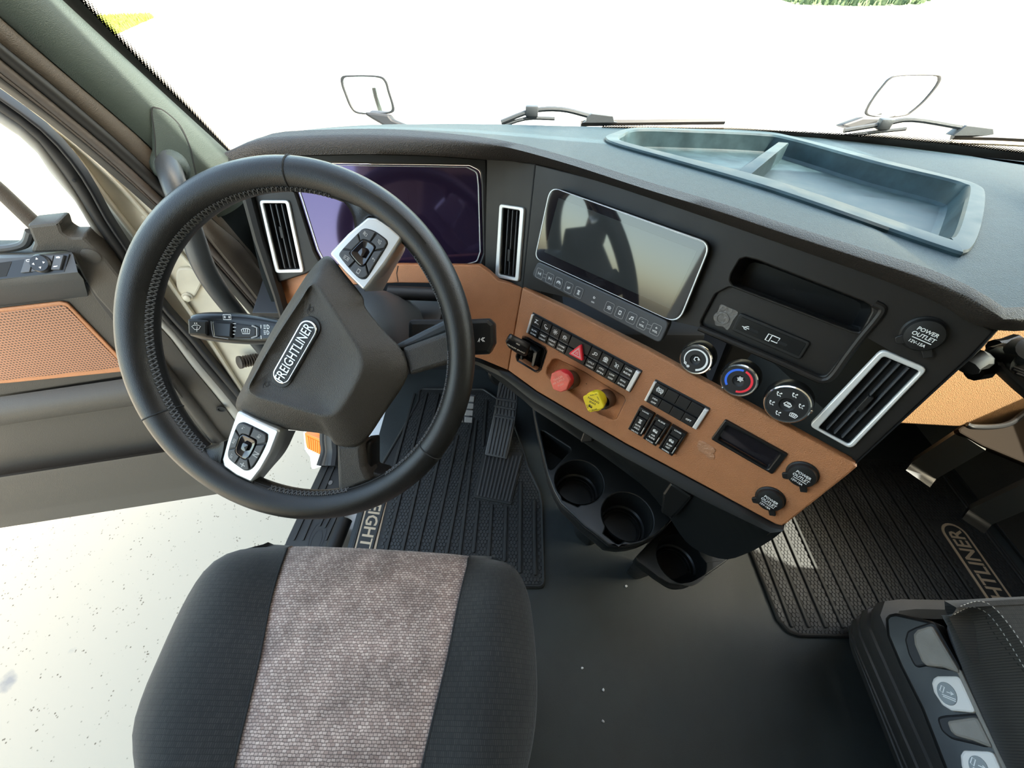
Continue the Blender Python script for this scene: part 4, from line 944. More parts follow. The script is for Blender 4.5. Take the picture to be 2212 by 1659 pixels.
def icon_lines(k):
    """small signs in a square of -1..1"""
    C = lambda x, y, r, n=14: [(x + r * math.cos(2 * math.pi * i / n), y + r * math.sin(2 * math.pi * i / n)) for i in range(n + 1)]
    arc = lambda x, y, r, a, b, n=8: [(x + r * math.cos(R(a + (b - a) * i / n)), y + r * math.sin(R(a + (b - a) * i / n))) for i in range(n + 1)]
    I = {
     'prev': [[(-.7, -.6), (-.7, .6)], [(.6, .6), (-.3, 0), (.6, -.6), (.6, .6)], [(.3, .3), (.3, -.3)]],
     'next': [[(.7, -.6), (.7, .6)], [(-.6, .6), (.3, 0), (-.6, -.6), (-.6, .6)], [(-.3, .3), (-.3, -.3)]],
     'dial': [arc(0, -.1, .9, -30, 210, 12), arc(0, -.1, .55, 0, 180), [(-.1, -.3), (.5, .5)]],
     'blob': [[(-.7, -.2), (-.4, .3), (.1, .1), (.5, .7), (.7, .2), (.2, -.4), (-.3, -.7), (-.7, -.2)], [(-.5, -.1), (.5, .3)], [(-.3, -.3), (.5, .1)]],
     'axle': [[(-.6, .8), (.6, .8)], [(-.6, .5), (.6, .5)], [(0, .8), (0, -.8)], [(-.5, 0), (.5, 0)], [(-.6, -.5), (.6, -.5)], [(-.6, -.85), (.6, -.85)]],
     'on': [arc(0, .35, .4, 130, 410, 10), [(0, .4), (0, .85)]],
     'lamp': [arc(0, .1, .6, 180, 360), [(-.9, .1), (.9, .1)], [(-.5, .5), (.5, .5)], [(0, -.65), (0, -1)], [(-.5, -.5), (-.75, -.8)], [(.5, -.5), (.75, -.8)]],
     'phone': [[(-.45, -.8), (-.45, .8), (.45, .8), (.45, -.8), (-.45, -.8)], [(-.45, .6), (.45, .6)], [(-.45, -.55), (.45, -.55)], [(-.2, -.7), (.2, -.7)]],
     'note': [C(-.5, -.55, .2), C(.45, -.35, .2), [(-.3, -.5), (-.3, .5), (.65, .75), (.65, -.3)], [(-.3, .3), (.65, .55)]],
     'bulb': [C(0, 0, .4)] + [[(.6 * math.cos(a), .6 * math.sin(a)), (math.cos(a), math.sin(a))] for a in [i * math.pi / 4 for i in range(8)]] + [[(-.3, -.3), (.4, .4)]],
     'moon': [arc(-.3, .3, .45, 40, 300), arc(.3, -.2, .5, 180, 360), [(-.3, -.2), (.9, -.2)]],
     'bed': [[(-.8, .7), (.5, .7)], arc(-.2, .7, .3, 180, 360), [(-.8, -.2), (-.8, -.8)], [(-.8, -.5), (.8, -.5)], [(.8, -.5), (.8, -.8)], C(-.4, -.2, .2)],
     'work': [C(.3, .1, .45), [(-.9, -.6), (-.1, -.1)], [(-.9, -.6), (-.3, -.6)], [(-.1, .5), (-.5, .2)]],
     'atc': [C(0, .1, .4), C(0, .1, .75), C(0, .1, .12), [(-.9, -.8), (.9, -.8)]],
     'strike': [[(-.7, .9), (.7, -.9)], [(-.4, .7), (-.2, -.7)], [(-.7, -.3), (0, -.8)], arc(.3, .1, .4, -60, 240)],
     'hsa': [C(0, 0, .6), arc(0, 0, .9, 130, 230), arc(0, 0, .9, -50, 50), [(-.7, .9), (.7, -.9)], [(-.35, .35), (.35, -.35)], [(-.3, -.3), (.3, .3)]],
     'truck': [[(-.9, -.4), (-.9, .2), (-.5, .5), (-.2, .5), (-.2, -.4), (-.9, -.4)], [(-.8, -.2), (-.3, -.2)], [(-.8, 0), (-.3, 0)], C(-.6, -.55, .18), C(.2, -.55, .18), C(.6, -.55, .18), [(-.2, -.2), (.9, -.2)], [(.2, .3), (.8, .3)]],
     'man': [C(-.75, .45, .14, 8), [(-.8, .1), (-.3, -.5), (.2, -.2), (.5, -.5)], [(-.2, .2), (.1, .4)], C(.2, .55, .12, 8)],
     'defrost': [[(-.8, -.5), (-1, .4), (-.5, .65), (.5, .65), (1, .4), (.8, -.5), (-.8, -.5)], [(-.4, -.3), (-.5, .5)], [(0, -.3), (0, .5)], [(.4, -.3), (.5, .5)]],
     'wash': [[(-.9, .3), (-.4, .55), (.4, .55), (.9, .3), (.4, -.3), (-.4, -.3), (-.9, .3)], [(0, -.7), (.2, .3)], C(-.2, .9, .08, 6), C(.2, .9, .08, 6)],
     'flake': [[(math.cos(a), math.sin(a)) if i % 2 == 0 else (.55 * math.cos(a), .55 * math.sin(a)) for i, a in enumerate([j * math.pi / 6 for j in range(13)])], C(0, 0, .3, 8)],
     'recirc': [[(-.1, -.7), (-.7, -.5), (-.7, .4), (0, .7), (.6, .4), (.6, -.1)], [(.25, .2), (.6, -.1), (.9, .3)]],
     'car': [[(-.9, -.3), (-.5, .4), (.3, .4), (.9, -.1), (.9, -.4), (-.9, -.4)], [(-.6, -.7), (.8, -.7)], [(-.3, .1), (.4, .1)]],
     'seat': [[(-.5, .8), (-.7, .1), (-.4, -.1), (-.2, .7), (-.5, .8)], [(-.4, -.5), (.9, -.6)], [(-.5, -.3), (.9, -.35)], [(.0, .2), (.6, .2)], [(.4, .0), (.7, .2), (.4, .4)]],
     'beam': [arc(.1, 0, .5, -90, 90), [(.1, .5), (.1, -.5)], [(-.2, .4), (-.8, .4)], [(-.2, 0), (-.8, 0)], [(-.2, -.4), (-.8, -.4)]],
     'arrows': [[(-.9, .55), (.9, .55), (.9, -.55), (-.9, -.55), (-.9, .55)], [(-.2, 0), (-.7, 0)], [(-.45, .28), (-.7, 0), (-.45, -.28)], [(.2, 0), (.7, 0)], [(.45, .28), (.7, 0), (.45, -.28)]],
     'phoneup': [[(-.6, .5), (-.4, -.3), (.4, -.7), (.6, -.3), (.2, -.1), (-.2, .4), (-.6, .5)], [(.1, .6), (.6, .3)]],
     'back': [[(.6, -.4), (.6, .3), (-.3, .3)], [(0, .6), (-.4, .3), (0, 0)]],
     'pages': [[(-.7, .6), (-.7, -.5)], [(-.4, .6), (-.4, -.5)], [(-.1, .3), (.5, .3), (.5, -.6), (-.1, -.6), (-.1, .3)]],
    }
    return I[k]
def icon(name, pl, k, c2, size, wd, c, mat_, parent, ux=(1, 0), flip=1):
    ux = Vector(ux).normalized(); uy = Vector((-ux.y, ux.x)) * flip; c2 = Vector(c2)
    L = [[tuple(c2 + ux * p[0] * size + uy * p[1] * size) for p in ln] for ln in icon_lines(k)]
    return strokes(name, pl, L, wd, c, mat_, parent)
ksize = .0098
for i, (zp, k) in enumerate(keys):
    c = Vector(KS.loc(*z4(zp)[0]))
    hx, hy = (.0072 if k != 'on' else .0078), ksize * .86
    q = [c - kd * hx - kn * hy, c + kd * hx - kn * hy, c + kd * hx + kn * hy, c - kd * hx + kn * hy]
    lq = rnd([tuple(p) for p in q], .0028, 3)
    kb = plate('key', KS, [lq], -.001, .0006 if k != 'on' else -.0001, M['strip'] if k != 'on' else M['deep'], ts, bev=.0003)
    if k != 'on': strokes('key_outline', KS, [lq + [lq[0]]], .0006, .0006, M['greyprint'], kb)
    if 'VOL' in k:
        text('lettering', 'VOL', KS, tuple(c - kd * .0042 - kn * .0030), tuple(c + kd * .0042 - kn * .0030), .0006, M['white'], kb, bold=.02)
        sg = [[tuple(c - kd * .0018 + kn * .003), tuple(c + kd * .0018 + kn * .003)]]
        if k[0] == '+': sg.append([tuple(c + kn * .0012), tuple(c + kn * .0048)])
        strokes('lettering', KS, sg, .0007, .0006, M['white'], kb)
    else:
        icon('sign', KS, k, c + (kn * .002 if k == 'on' else Vector((0, 0))), .0040, .0009, .0006, M['white'], kb, kd)
        if k == 'on': text('lettering', 'ON', KS, tuple(c - kd * .0028 - kn * .0045), tuple(c + kd * .0028 - kn * .0045), .0006, M['white'], kb)
for i in (0, 9):
    a = Vector(KS.loc(*z4(keys[i][0])[0])); b = Vector(KS.loc(*z4(keys[i + 1][0])[0])); m_ = (a + b) / 2
    strokes('key_link', KS, [[tuple(a + kd * .0072 + kn * .003), tuple(b - kd * .0072 + kn * .003)], [tuple(a + kd * .0072 - kn * .003), tuple(b - kd * .0072 - kn * .003)]], .0006, .0006, M['greyprint'], ts)
# climate knobs
zk = ZM(1450, 720, 320 / 2212)
def knob(label, face, rpx, kind):
    h = .019
    o = A.hit(*face, h); fr = Plane(o, A.n, A.u)
    ra = rpx / F * (o - EYE).dot(FWD) * 1.03
    t = thing('climate_knob', label, 'knob', o - A.n * h, 'climate control knobs')
    lathe('knob_body', o, A.n, [(ra * 1.10, -h - .002), (ra * 1.10, -h * .55), (ra * 1.04, -.004), (ra * 1.0, -.003)], M['gloss_black'], t, seg=40)
    lathe('chrome_ring', o, A.n, [(ra * 1.02, -.0045), (ra * 1.02, -.0015), (ra * .97, 0), (ra * .90, -.0002), (ra * .90, -.002)], M['chrome'], t, seg=40, cap=False)
    lathe('knob_face', o, A.n, [(ra * .91, -.003), (ra * .91, -.0008), (ra * .36, -.0006), (ra * .30, -.0022), (.0004, -.0036)], M['deep'], t, seg=40)
    return t, fr, ra
def arcband(pl, r, a0, a1, w, n=20, w1=None):
    w1 = w1 or w
    L = []
    for i in range(n + 1):
        s = i / n; an = R(a0 + (a1 - a0) * s); L.append((r + (w + (w1 - w) * s) / 2) )
    out_ = [((r + (w + (w1 - w) * i / n) / 2) * math.cos(R(a0 + (a1 - a0) * i / n)), (r + (w + (w1 - w) * i / n) / 2) * math.sin(R(a0 + (a1 - a0) * i / n))) for i in range(n + 1)]
    in_ = [((r - (w + (w1 - w) * i / n) / 2) * math.cos(R(a0 + (a1 - a0) * i / n)), (r - (w + (w1 - w) * i / n) / 2) * math.sin(R(a0 + (a1 - a0) * i / n))) for i in range(n + 1)]
    V = [pl.P(p[0], p[1], -.0003) for p in out_ + in_]
    return newmesh(V, [(i, i + 1, n + 2 + i, n + 1 + i) for i in range(n)], False)
t, fr, ra = knob('fan speed knob with a tapering white arc, uppermost of the three', zk((362, 398))[0], 32, 'fan')
put('fan_arc', arcband(fr, ra * .70, 240, -65, .0012, 30, .0032), M['white'], t, smooth=0)
icon('sign', fr, 'recirc', (.001, .002), ra * .20, .0014, .0, M['white'], t)
strokes('sign', fr, [[tuple(p) for p in circle(-.0105, -.0105, .0016, 14)] + [(-.0089, -.0105)]], .0009, 0, M['white'], t)
icon('sign', fr, 'flake', (-.005, -.0135), .0022, .001, 0, M['white'], t)
def pointer(t, fr, ra, a):
    p = fr.P(ra * 1.03 * math.cos(R(a)), ra * 1.03 * math.sin(R(a)), -.003); lathe('pointer', p - fr.n * .002, fr.n, [(.0022, 0), (.0022, .003), (.001, .004)], M['chrome'], t, seg=10)
pointer(t, fr, ra, -12)
t, fr, ra = knob('temperature knob with a blue and a red arc, middle of the three', zk((1005, 712))[0], 35, 'temp')
put('cold_arc', arcband(fr, ra * .70, 232, 95, .0030, 24), M['blue'], t, smooth=0)
put('warm_arc', arcband(fr, ra * .70, 85, -75, .0030, 24), M['redline'], t, smooth=0)
icon('sign', fr, 'flake', (.0005, .0035), ra * .17, .0011, 0, M['white'], t); pointer(t, fr, ra, 240)
t, fr, ra = knob('air direction knob ringed with white airflow signs, lowest of the three', zk((1725, 1070))[0], 41.5, 'mode')
for a, k in ((148, 'man'), (85, 'man'), (24, 'man'), (-35, 'defrost'), (-95, 'man'), (205, 'man')):
    icon('sign', fr, k, (ra * .62 * math.cos(R(a)), ra * .62 * math.sin(R(a))), .0044, .0011, -.0003, M['white'], t)
icon('sign', fr, 'car', (.0005, .002), .005, .0011, 0, M['white'], t); pointer(t, fr, ra, 12)
# power outlets
def outlet(label, pl, c, rpx, nub, strap):
    h = .010; o = pl.hit(*c, h); fr = Plane(o, pl.n, pl.u); ra = rpx / F * (o - EYE).dot(FWD)
    t = thing('power_outlet', label, 'power outlet', o - pl.n * h, 'capped power outlets')
    lathe('socket_collar', o, pl.n, [(ra * 1.08, -h - .002), (ra * 1.08, -h + .002), (ra * .95, -h + .004), (ra * .9, -h + .004)], M['black'], t, seg=36)
    lathe('cap', o, pl.n, [(ra * .98, -h + .003), (ra * .98, -.003), (ra * .9, -.0005), (ra * .5, .0012), (.0005, .0016)], M['black'], t, seg=36)
    n2 = fr.loc(*nub); d = Vector(n2).normalized(); p = Vector((-d.y, d.x))
    plate('cap_tab', fr, [rnd([tuple(d * ra * .8 + p * .006), tuple(d * ra * 1.28 + p * .004), tuple(d * ra * 1.28 - p * .004), tuple(d * ra * .8 - p * .006)], .003)], -.005, -.001, M['black'], t, bev=.001)
    s2 = fr.loc(*strap); d = Vector(s2).normalized(); p = Vector((-d.y, d.x))
    plate('cap_strap', fr, [rnd([tuple(d * ra * .85 + p * .0045), tuple(d * ra * 1.5 + p * .004), tuple(d * ra * 1.5 - p * .004), tuple(d * ra * .85 - p * .0045)], .001)], -.0095, -.004, M['black'], t, bev=.001)
    return t, fr, ra
def outlet_text(t, fr, ra, hdir):
    u = Vector(hdir).normalized(); v = Vector((-u.y, u.x))
    for s, y, hw in (('POWER', .28, .54), ('OUTLET', -.04, .60), ('12V-15A', -.50, .42)):
        text('lettering', s, fr, tuple(-u * ra * hw + v * ra * y), tuple(u * ra * hw + v * ra * y), .0016, M['white'], t, bold=.015)
    strokes('lettering', fr, [[tuple(-u * ra * .45 - v * ra * .27), tuple(u * ra * .55 - v * ra * .27)]], .0009, .0014, M['white'], t)
z2 = ZM(1320, 780, 560 / 2212)
for lab, pl, c, rp, nb, st in (('black capped power outlet on the black fascia above the slanted vent', A, zf((1625, 560))[0], 36, zf((1485, 585))[0], zf((1650, 690))[0]),
                      ('black capped power outlet on the brown trim, nearer the dark display', B, z2((1625, 990))[0], 28, z2((1490, 985))[0], z2((1640, 1130))[0]),
                      ('black capped power outlet on the brown trim, lowest of the three', B, z2((1350, 1200))[0], 26.5, z2((1225, 1195))[0], z2((1372, 1330))[0])):
    t, fr, ra = outlet(lab, pl, c, rp, nb, st); outlet_text(t, fr, ra, (1, -.06))
# usb port panel in the recess
US = A.moved(-.007)
us = thing('usb_panel', 'black two port charging panel in the recess below the open pocket', 'port panel', US.hit(1660, 725))
plate_px('panel_frame', US, zf((538, 424), (958, 600), (892, 705), (488, 528)), -.003, .004, M['black'], us, r=.004, bev=.0015)
plate_px('panel_face', US, zf((548, 448), (930, 606), (884, 680), (512, 516)), .003, .0048, M['gloss_black'], us, r=.001, bev=.0004)
for p in ((622, 530), (790, 605)):
    c = US.loc(*zf(p)[0], .005)
    plate('port', US, [rnd([(c[0] - .006, c[1] - .002), (c[0] + .006, c[1] - .002), (c[0] + .006, c[1] + .002), (c[0] - .006, c[1] + .002)], .0018)], .004, .0052, M['void'], us, bev=.0002)
c = Vector(US.loc(*zf((575, 512))[0], .005))
strokes('sign', US, [[tuple(c + Vector(p)) for p in ((-.005, 0), (.005, 0))], [tuple(c + Vector(p)) for p in ((-.002, 0), (.001, .0025), (.003, .0025))], [tuple(c + Vector(p)) for p in ((-.003, 0), (-.001, -.0022), (.002, -.0022))]], .001, .0048, M['white'], us)
c = Vector(US.loc(*zf((735, 578))[0], .005))
strokes('sign', US, [[tuple(c + Vector(p)) for p in ((-.0075, -.005), (-.0075, .004), (-.003, .004), (-.003, -.005), (-.0075, -.005))], [tuple(c + Vector(p)) for p in ((-.003, .004), (.0065, .004), (.0065, -.003), (-.001, -.003))]], .0013, .0048, M['white'], us)
gl = thing('glue_residue', 'dried grey glue patch left of the charging panel', 'residue', US.hit(1570, 690))
gp_ = zf((430, 375), (480, 395), (530, 420), (500, 470), (470, 525), (440, 505), (395, 495), (400, 440), (415, 405))
plate('glue_film', US, [[tuple(p) for p in cr(US.locs(gp_, 0), 3)]], -.001, .0006, M['residue'], gl, bev=.0003)
gc = US.loc(*zf((432, 455))[0])
plate('glue_ring', US, [circle(gc[0], gc[1], .0105, 20, .009), circle(gc[0] + .001, gc[1], .006, 16, .006)], .0004, .0015, M['residue'], gl, bev=.0006)
g2 = thing('glue_spot', 'clear blob of glue on the brown trim beside the dark display', 'residue', B.hit(1526, 968))
gc = B.loc(*z2((805, 745))[0])
plate('glue_blob', B, [[tuple(p) for p in cr([(gc[0] + .013 * math.cos(a) * (1 + .18 * math.sin(3 * a)), gc[1] + .012 * math.sin(a) * (1 + .2 * math.cos(2 * a))) for a in [i * .524 for i in range(12)]], 3)]], -.001, .0012, M['clearglue'], g2, bev=.0008)
plate('glue_blob', B, [circle(gc[0] + .012, gc[1] - .007, .006, 14)], -.001, .0010, M['clearglue'], g2, bev=.0008)

# switch banks
def quad_map(q):
    a, b, c, d = [Vector(p) for p in q]                     # TL TR BR BL
    return lambda s, t: a.lerp(b, s).lerp(d.lerp(c, s), t)
def bank(label, quad, cols, c_top):
    q = B.locs(quad, .006); f = quad_map(q)
    t = thing('switch_bank', label, 'switch bank', B.hit(*quad[0]), 'rows of dash switches')
    plate('switch_frame', B, [rnd([tuple(f(-.004, -.05)), tuple(f(1.004, -.05)), tuple(f(1.004, 1.05)), tuple(f(-.004, 1.05))], .002)], -.004, .0012, M['deep'], t, bev=.0008)
    return t, f
def key(t, f, s0, s1, t0, t1, name='switch', c1=.0052, tilt=0):
    g = .06 / 10
    return plate(name, B, [rnd([tuple(f(s0 + .003, t0 + .02)), tuple(f(s1 - .003, t0 + .02)), tuple(f(s1 - .003, t1 - .02)), tuple(f(s0 + .003, t1 - .02))], .0007, 2)], -.001, c1, M['black'], t, bev=.0008)
def lab2(kb, f, s0, s1, tc, lines, hh=.13, c=.0052):
    s = (s0 + s1) / 2; w = (s1 - s0)
    for i, ln in enumerate(lines):
        tt = tc + (i - (len(lines) - 1) / 2) * hh * 1.35; k = min(.34, .075 * len(ln)) * w
        text('lettering', ln, B, tuple(f(s - k, tt)), tuple(f(s + k, tt)), c, M['white'], kb, bold=.02, hgt=.0032)
zbk = ZM(1060, 660, 400 / 2212)
t, f = bank('long black switch bank with a red hazard triangle on the brown trim', zbk((484, 100), (1786, 800), (1652, 1040), (418, 326)), 10, None)
d01 = f(1, .5) - f(0, .5)
for s0, s1 in ((0, .022), (.966, 1.0)):
    plate('end_strip', B, [rnd([tuple(f(s0, .02)), tuple(f(s1, .02)), tuple(f(s1, .98)), tuple(f(s0, .98))], .001)], -.001, .0062, M['silver_light'], t, bev=.0015)
S = [.024 + .942 * i / 10 for i in range(11)]
tops = ['bed', 'moon', 'bulb', 'lamp', None, None, 'work', 'atc', 'strike', None]
bots = [['SLPR', 'DOME'], ['AMBT', 'LIGHT'], ['LIGHT', 'TEST'], ['DOME', 'LIGHT'], None, None, ['UTLY', 'LIGHT'], ['ATC', 'SPIN'], ['LOW', 'OFF'], ['ENG', 'SHDN']]
for i in range(10):
    if i in (4, 5): continue
    kb = key(t, f, S[i], S[i + 1], 0, .46)
    if tops[i]: icon('sign', B, tops[i], f((S[i] + S[i + 1]) / 2, .23), .0052, .001, .0052, M['white'], kb, d01)
    else: lab2(kb, f, S[i], S[i + 1], .23, ['OVER', 'RIDE'])
    plate('switch_ridge', B, [rnd([tuple(f(S[i] + .004, .47)), tuple(f(S[i + 1] - .004, .47)), tuple(f(S[i + 1] - .004, .55)), tuple(f(S[i] + .004, .55))], .0003)], -.001, .0032, M['strip'], t, bev=.0006)
    kb = key(t, f, S[i], S[i + 1], .56, 1.0)
    if bots[i]: lab2(kb, f, S[i], S[i + 1], .78, bots[i])
key(t, f, S[4], S[6], 0, .52); kb = key(t, f, S[4], S[6], .54, 1.0)
hz = zbk((1072, 470), (1100, 650), (1070, 664), (935, 578), (940, 560))
hl = rnd(B.locs(zbk((1075, 462), (1100, 668), (925, 575)), .010), .0025)
hb = plate('hazard_button', B, [hl], .002, .0105, M['redline'], t, bev=.0012, label='red triangular hazard button')
for k in (.62, .46, .16):
    l2 = scaled(B.locs(zbk((1075, 462), (1100, 668), (925, 575)), .010), k); strokes('sign', B, [l2 + [l2[0]]], .0011, .0105, M['white'], hb)
zs6 = ZM(1340, 800, 220 / 1825)
t, f = bank('short black switch bank with three blank keys in its upper row', zs6((600, 195), (1585, 722), (1352, 1078), (418, 548)), 4, None)
d01 = f(1, .5) - f(0, .5)
for s0, s1 in ((0, .05), (.925, 1.0)):
    plate('end_strip', B, [rnd([tuple(f(s0, .02)), tuple(f(s1, .02)), tuple(f(s1, .98)), tuple(f(s0, .98))], .001)], -.001, .0062, M['silver_light'], t, bev=.0015)
S = [.055 + .865 * i / 4 for i in range(5)]
for i in range(4):
    kb = key(t, f, S[i], S[i + 1], 0, .48)
    if i == 0: icon('sign', B, 'hsa', f((S[i] + S[i + 1]) / 2, .24), .0058, .001, .0052, M['white'], kb, d01)
    kb = key(t, f, S[i], S[i + 1], .54, 1.0)
    if i == 0: lab2(kb, f, S[0], S[1], .77, ['HSA', 'OFF'])
    if i == 3: lab2(kb, f, S[3], S[4], .77, ['OPT'])
for lab, q, words, ic_ in (('lockout toggle switch marked INTR AXLE, leftmost of three', ((345, 650), (600, 795), (375, 1190), (135, 1050)), ('LOCK', ('INTR', 'AXLE'), 'UNLOCK'), 'axle'),
                      ('lockout toggle switch marked AIR SLIDE, middle of three', ((625, 815), (890, 975), (635, 1365), (400, 1215)), ('SLIDE', ('AIR', 'SLIDE'), 'LOCK'), 'truck'),
                      ('lockout toggle switch marked SUSP HGT, rightmost of three', ((915, 990), (1185, 1150), (930, 1540), (680, 1390)), ('LOWER', ('SUSP', 'HGT'), 'NORMAL'), 'truck')):
    qq = zs6(*q); ql = B.locs(qq, .008); f = quad_map(ql)
    t = thing('toggle_switch', lab, 'switch', B.hit(*qq[0]), 'guarded toggle switches')
    plate('switch_frame', B, [rnd([tuple(f(0, 0)), tuple(f(1, 0)), tuple(f(1, 1)), tuple(f(0, 1))], .0012), rnd([tuple(f(.14, .14)), tuple(f(.86, .14)), tuple(f(.86, .88)), tuple(f(.14, .88))], .001)], -.004, .0085, M['gloss_black'], t, bev=.001)
    rb = plate('rocker', B, [rnd([tuple(f(.17, .34)), tuple(f(.80, .34)), tuple(f(.80, .86)), tuple(f(.17, .86))], .0008)], -.002, .0092, M['black'], t, bev=.001)
    plate('lock_slide', B, [rnd([tuple(f(.17, .15)), tuple(f(.84, .15)), tuple(f(.84, .33)), tuple(f(.17, .33))], .0008)], -.002, .0065, M['deep'], t, bev=.001)
    plate('light_strip', B, [rnd([tuple(f(.86, .62)), tuple(f(.93, .62)), tuple(f(.93, .9)), tuple(f(.86, .9))], .0004)], .004, .0088, M['silver'], t, bev=.0003)
    du = f(1, .5) - f(0, .5)
    icon('sign', B, ic_, f(.48, .47), .0042, .001, .0092, M['white'], rb, du)
    lab2(rb, f, .17, .80, .72, words[1], hh=.085, c=.0092)
    text('lettering', words[0], B, tuple(f(.28, .07)), tuple(f(.74, .07)), .0085, M['white'], t, hgt=.0026, bold=.02)
    text('lettering', words[2], B, tuple(f(.22, .94)), tuple(f(.74, .94)), .0085, M['white'], t, hgt=.0026, bold=.02)
# small dark display
sd_ = thing('small_display', 'dark blank display in a black frame on the brown trim', 'display', B.hit(1617, 965))
fo = B.locs(z2((970, 500), (1510, 800), (1375, 972), (848, 668)), .004); fi = B.locs(z2((985, 548), (1440, 790), (1336, 926), (908, 674)), .004)
plate('display_frame', B, [rnd(fo, .003), rnd(fi, .003)], -.006, .004, M['gloss_black'], sd_, bev=.002)
plate('display_pane', B, [scaled(fi, 1.04)], -.012, -.004, M['screen'], sd_, bev=0, smooth=0)
# trailer brake lever
tb = thing('trailer_brake', 'black trailer brake paddle in its square housing on the brown trim', 'brake lever', B.hit(1150, 775))
zt8 = ZM(1080, 690, 120 / 1659)
ho = B.locs(zt8((700, 530), (770, 535), (1330, 830), (1385, 950), (1215, 1480), (1120, 1560), (1060, 1550), (530, 1230), (495, 1100)), 0)
Hq = rnd(ho, .003)
loft('housing', [[B.P(p[0], p[1], .0015) for p in Hq], [B.P(p[0], p[1], .0025) for p in scaled(Hq, .985)], [B.P(p[0], p[1], .001) for p in scaled(Hq, .93)], [B.P(p[0], p[1], -.022) for p in scaled(Hq, .82)], [B.P(p[0], p[1], -.0221) for p in scaled(Hq, .02)]], M['gloss_black'], tb, closed=True, smooth=40)
gl_ = rnd(ho, .003); strokes('panel_gap', B, [scaled(gl_, 1.06) + [scaled(gl_, 1.06)[0]]], .0012, .0, M['seam'], tb)
for a in (((640, 610), (1110, 980), (1060, 1010), (620, 650)), ((1000, 980), (1110, 990), (1000, 1410), (930, 1390)), ((600, 1080), (660, 1090), (650, 1230), (590, 1200))):
    plate_px('gate_rib', B, zt8(*a), -.02, -.004, M['tube'], tb, r=.001)
PAD = plane3(B.hit(*zt8((190, 700))[0], .042), B.hit(*zt8((800, 1000))[0], .020), B.hit(*zt8((500, 980))[0], .020))
pd = zt8((160, 700), (175, 640), (240, 600), (420, 690), (800, 880), (840, 960), (800, 1090), (740, 1110), (500, 1020), (250, 850))
plate('paddle', PAD, [[tuple(p) for p in cr(PAD.locs(pd, .002), 4)]], -.012, .002, M['gloss_black'], tb, bev=.003, res=2)
tube('lever_neck', [PAD.hit(*zt8((800, 960))[0], -.006), B.hit(*zt8((930, 1000))[0], -.012), B.hit(*zt8((930, 1080))[0], -.022)], [.006, .006, .007], M['gloss_black'], tb, seg=10)
text_px('lettering', 'TRAILER BRAKE', PAD, zt8((210, 735))[0], zt8((735, 1015))[0], .0024, M['white'], tb, hgt=.0055, bold=.01)
icon('sign', PAD, 'truck', PAD.loc(*zt8((545, 735))[0], .002), .004, .001, .002, M['white'], tb, Vector(PAD.loc(*zt8((800, 900))[0])) - Vector(PAD.loc(*zt8((300, 640))[0])))
# air brake knobs
z1 = ZM(1170, 780, 180 / 2133)
def airknob(name, label, base, face, poly, body_r, m_body, m_face, h):
    t = thing(name, label, 'knob', B.hit(*base), 'pull knobs of the air brakes')
    b = B.hit(*base, -.010); p = B.hit(*face, h); n = B.n
    lathe('collar', b, n, [(.0175, -.004), (.0165, .006), (.0155, .014), (.0140, .016), (.0130, .012)], M['brown_dark'], t, seg=28)
    lathe('stem', b, n, [(.011, 0), (.011, .02), (.012, .024)], M['deep'], t, seg=20)
    FP = Plane(p, n, B.u)
    lo = rnd(FP.locs(poly), .003, 3)
    cc_ = Vector((sum(q[0] for q in lo) / len(lo), sum(q[1] for q in lo) / len(lo)))
    lathe('knob_body', FP.P(cc_.x, cc_.y, -.020), n, [(body_r * .75, -.004), (body_r * .9, 0), (body_r, .012), (body_r * .98, .016)], m_body, t, seg=24)
    plate('knob_face', FP, [lo], -.007, .0, m_face, t, bev=.0018, res=2)
    return t, FP
t, FP = airknob('air_supply_knob', 'red eight sided air supply knob in the brown well', z1((760, 470))[0], z1((465, 530))[0], z1((440, 250), (640, 370), (720, 500), (640, 740), (490, 805), (290, 730), (215, 500), (250, 320)), .020, M['red'], M['redface'], .034)
for i, (s, p0, p1) in enumerate((('TRAILER', (300, 500), (540, 385)), ('AIR SUPPLY', (285, 590), (590, 450)), ('PUSH', (420, 640), (560, 575)))):
    text_px('lettering', s, FP, z1(p0)[0], z1(p1)[0], .0, M['redprint'], t, hgt=.0036)
t, FP = airknob('parking_brake_knob', 'yellow square parking brake knob in the brown well', z1((1660, 960))[0], z1((1320, 1050))[0], z1((1050, 910), (1390, 785), (1455, 830), (1595, 1150), (1570, 1220), (1240, 1320), (1170, 1270), (1060, 980)), .018, M['yellow'], M['yellow'], .036)
for s, p0, p1, hh in (('PARKING', (1190, 930), (1470, 1075), .0038), ('BRAKE', (1225, 1030), (1385, 1110), .0036), ('PULL TO', (1245, 880), (1420, 840), .0022), ('APPLY', (1420, 905), (1475, 1010), .002), ('TO RELEASE', (1215, 1275), (1420, 1225), .0024), ('PUSH', (1155, 1120), (1190, 1210), .002)):
    text_px('lettering', s, FP, z1(p0)[0], z1(p1)[0], .0, M['blackprint'], t, hgt=hh)
icon('sign', FP, 'truck', FP.loc(*z1((1255, 1150))[0]), .0038, .0012, 0, M['blackprint'], t, Vector(FP.loc(*z1((1470, 1075))[0])) - Vector(FP.loc(*z1((1190, 930))[0])))
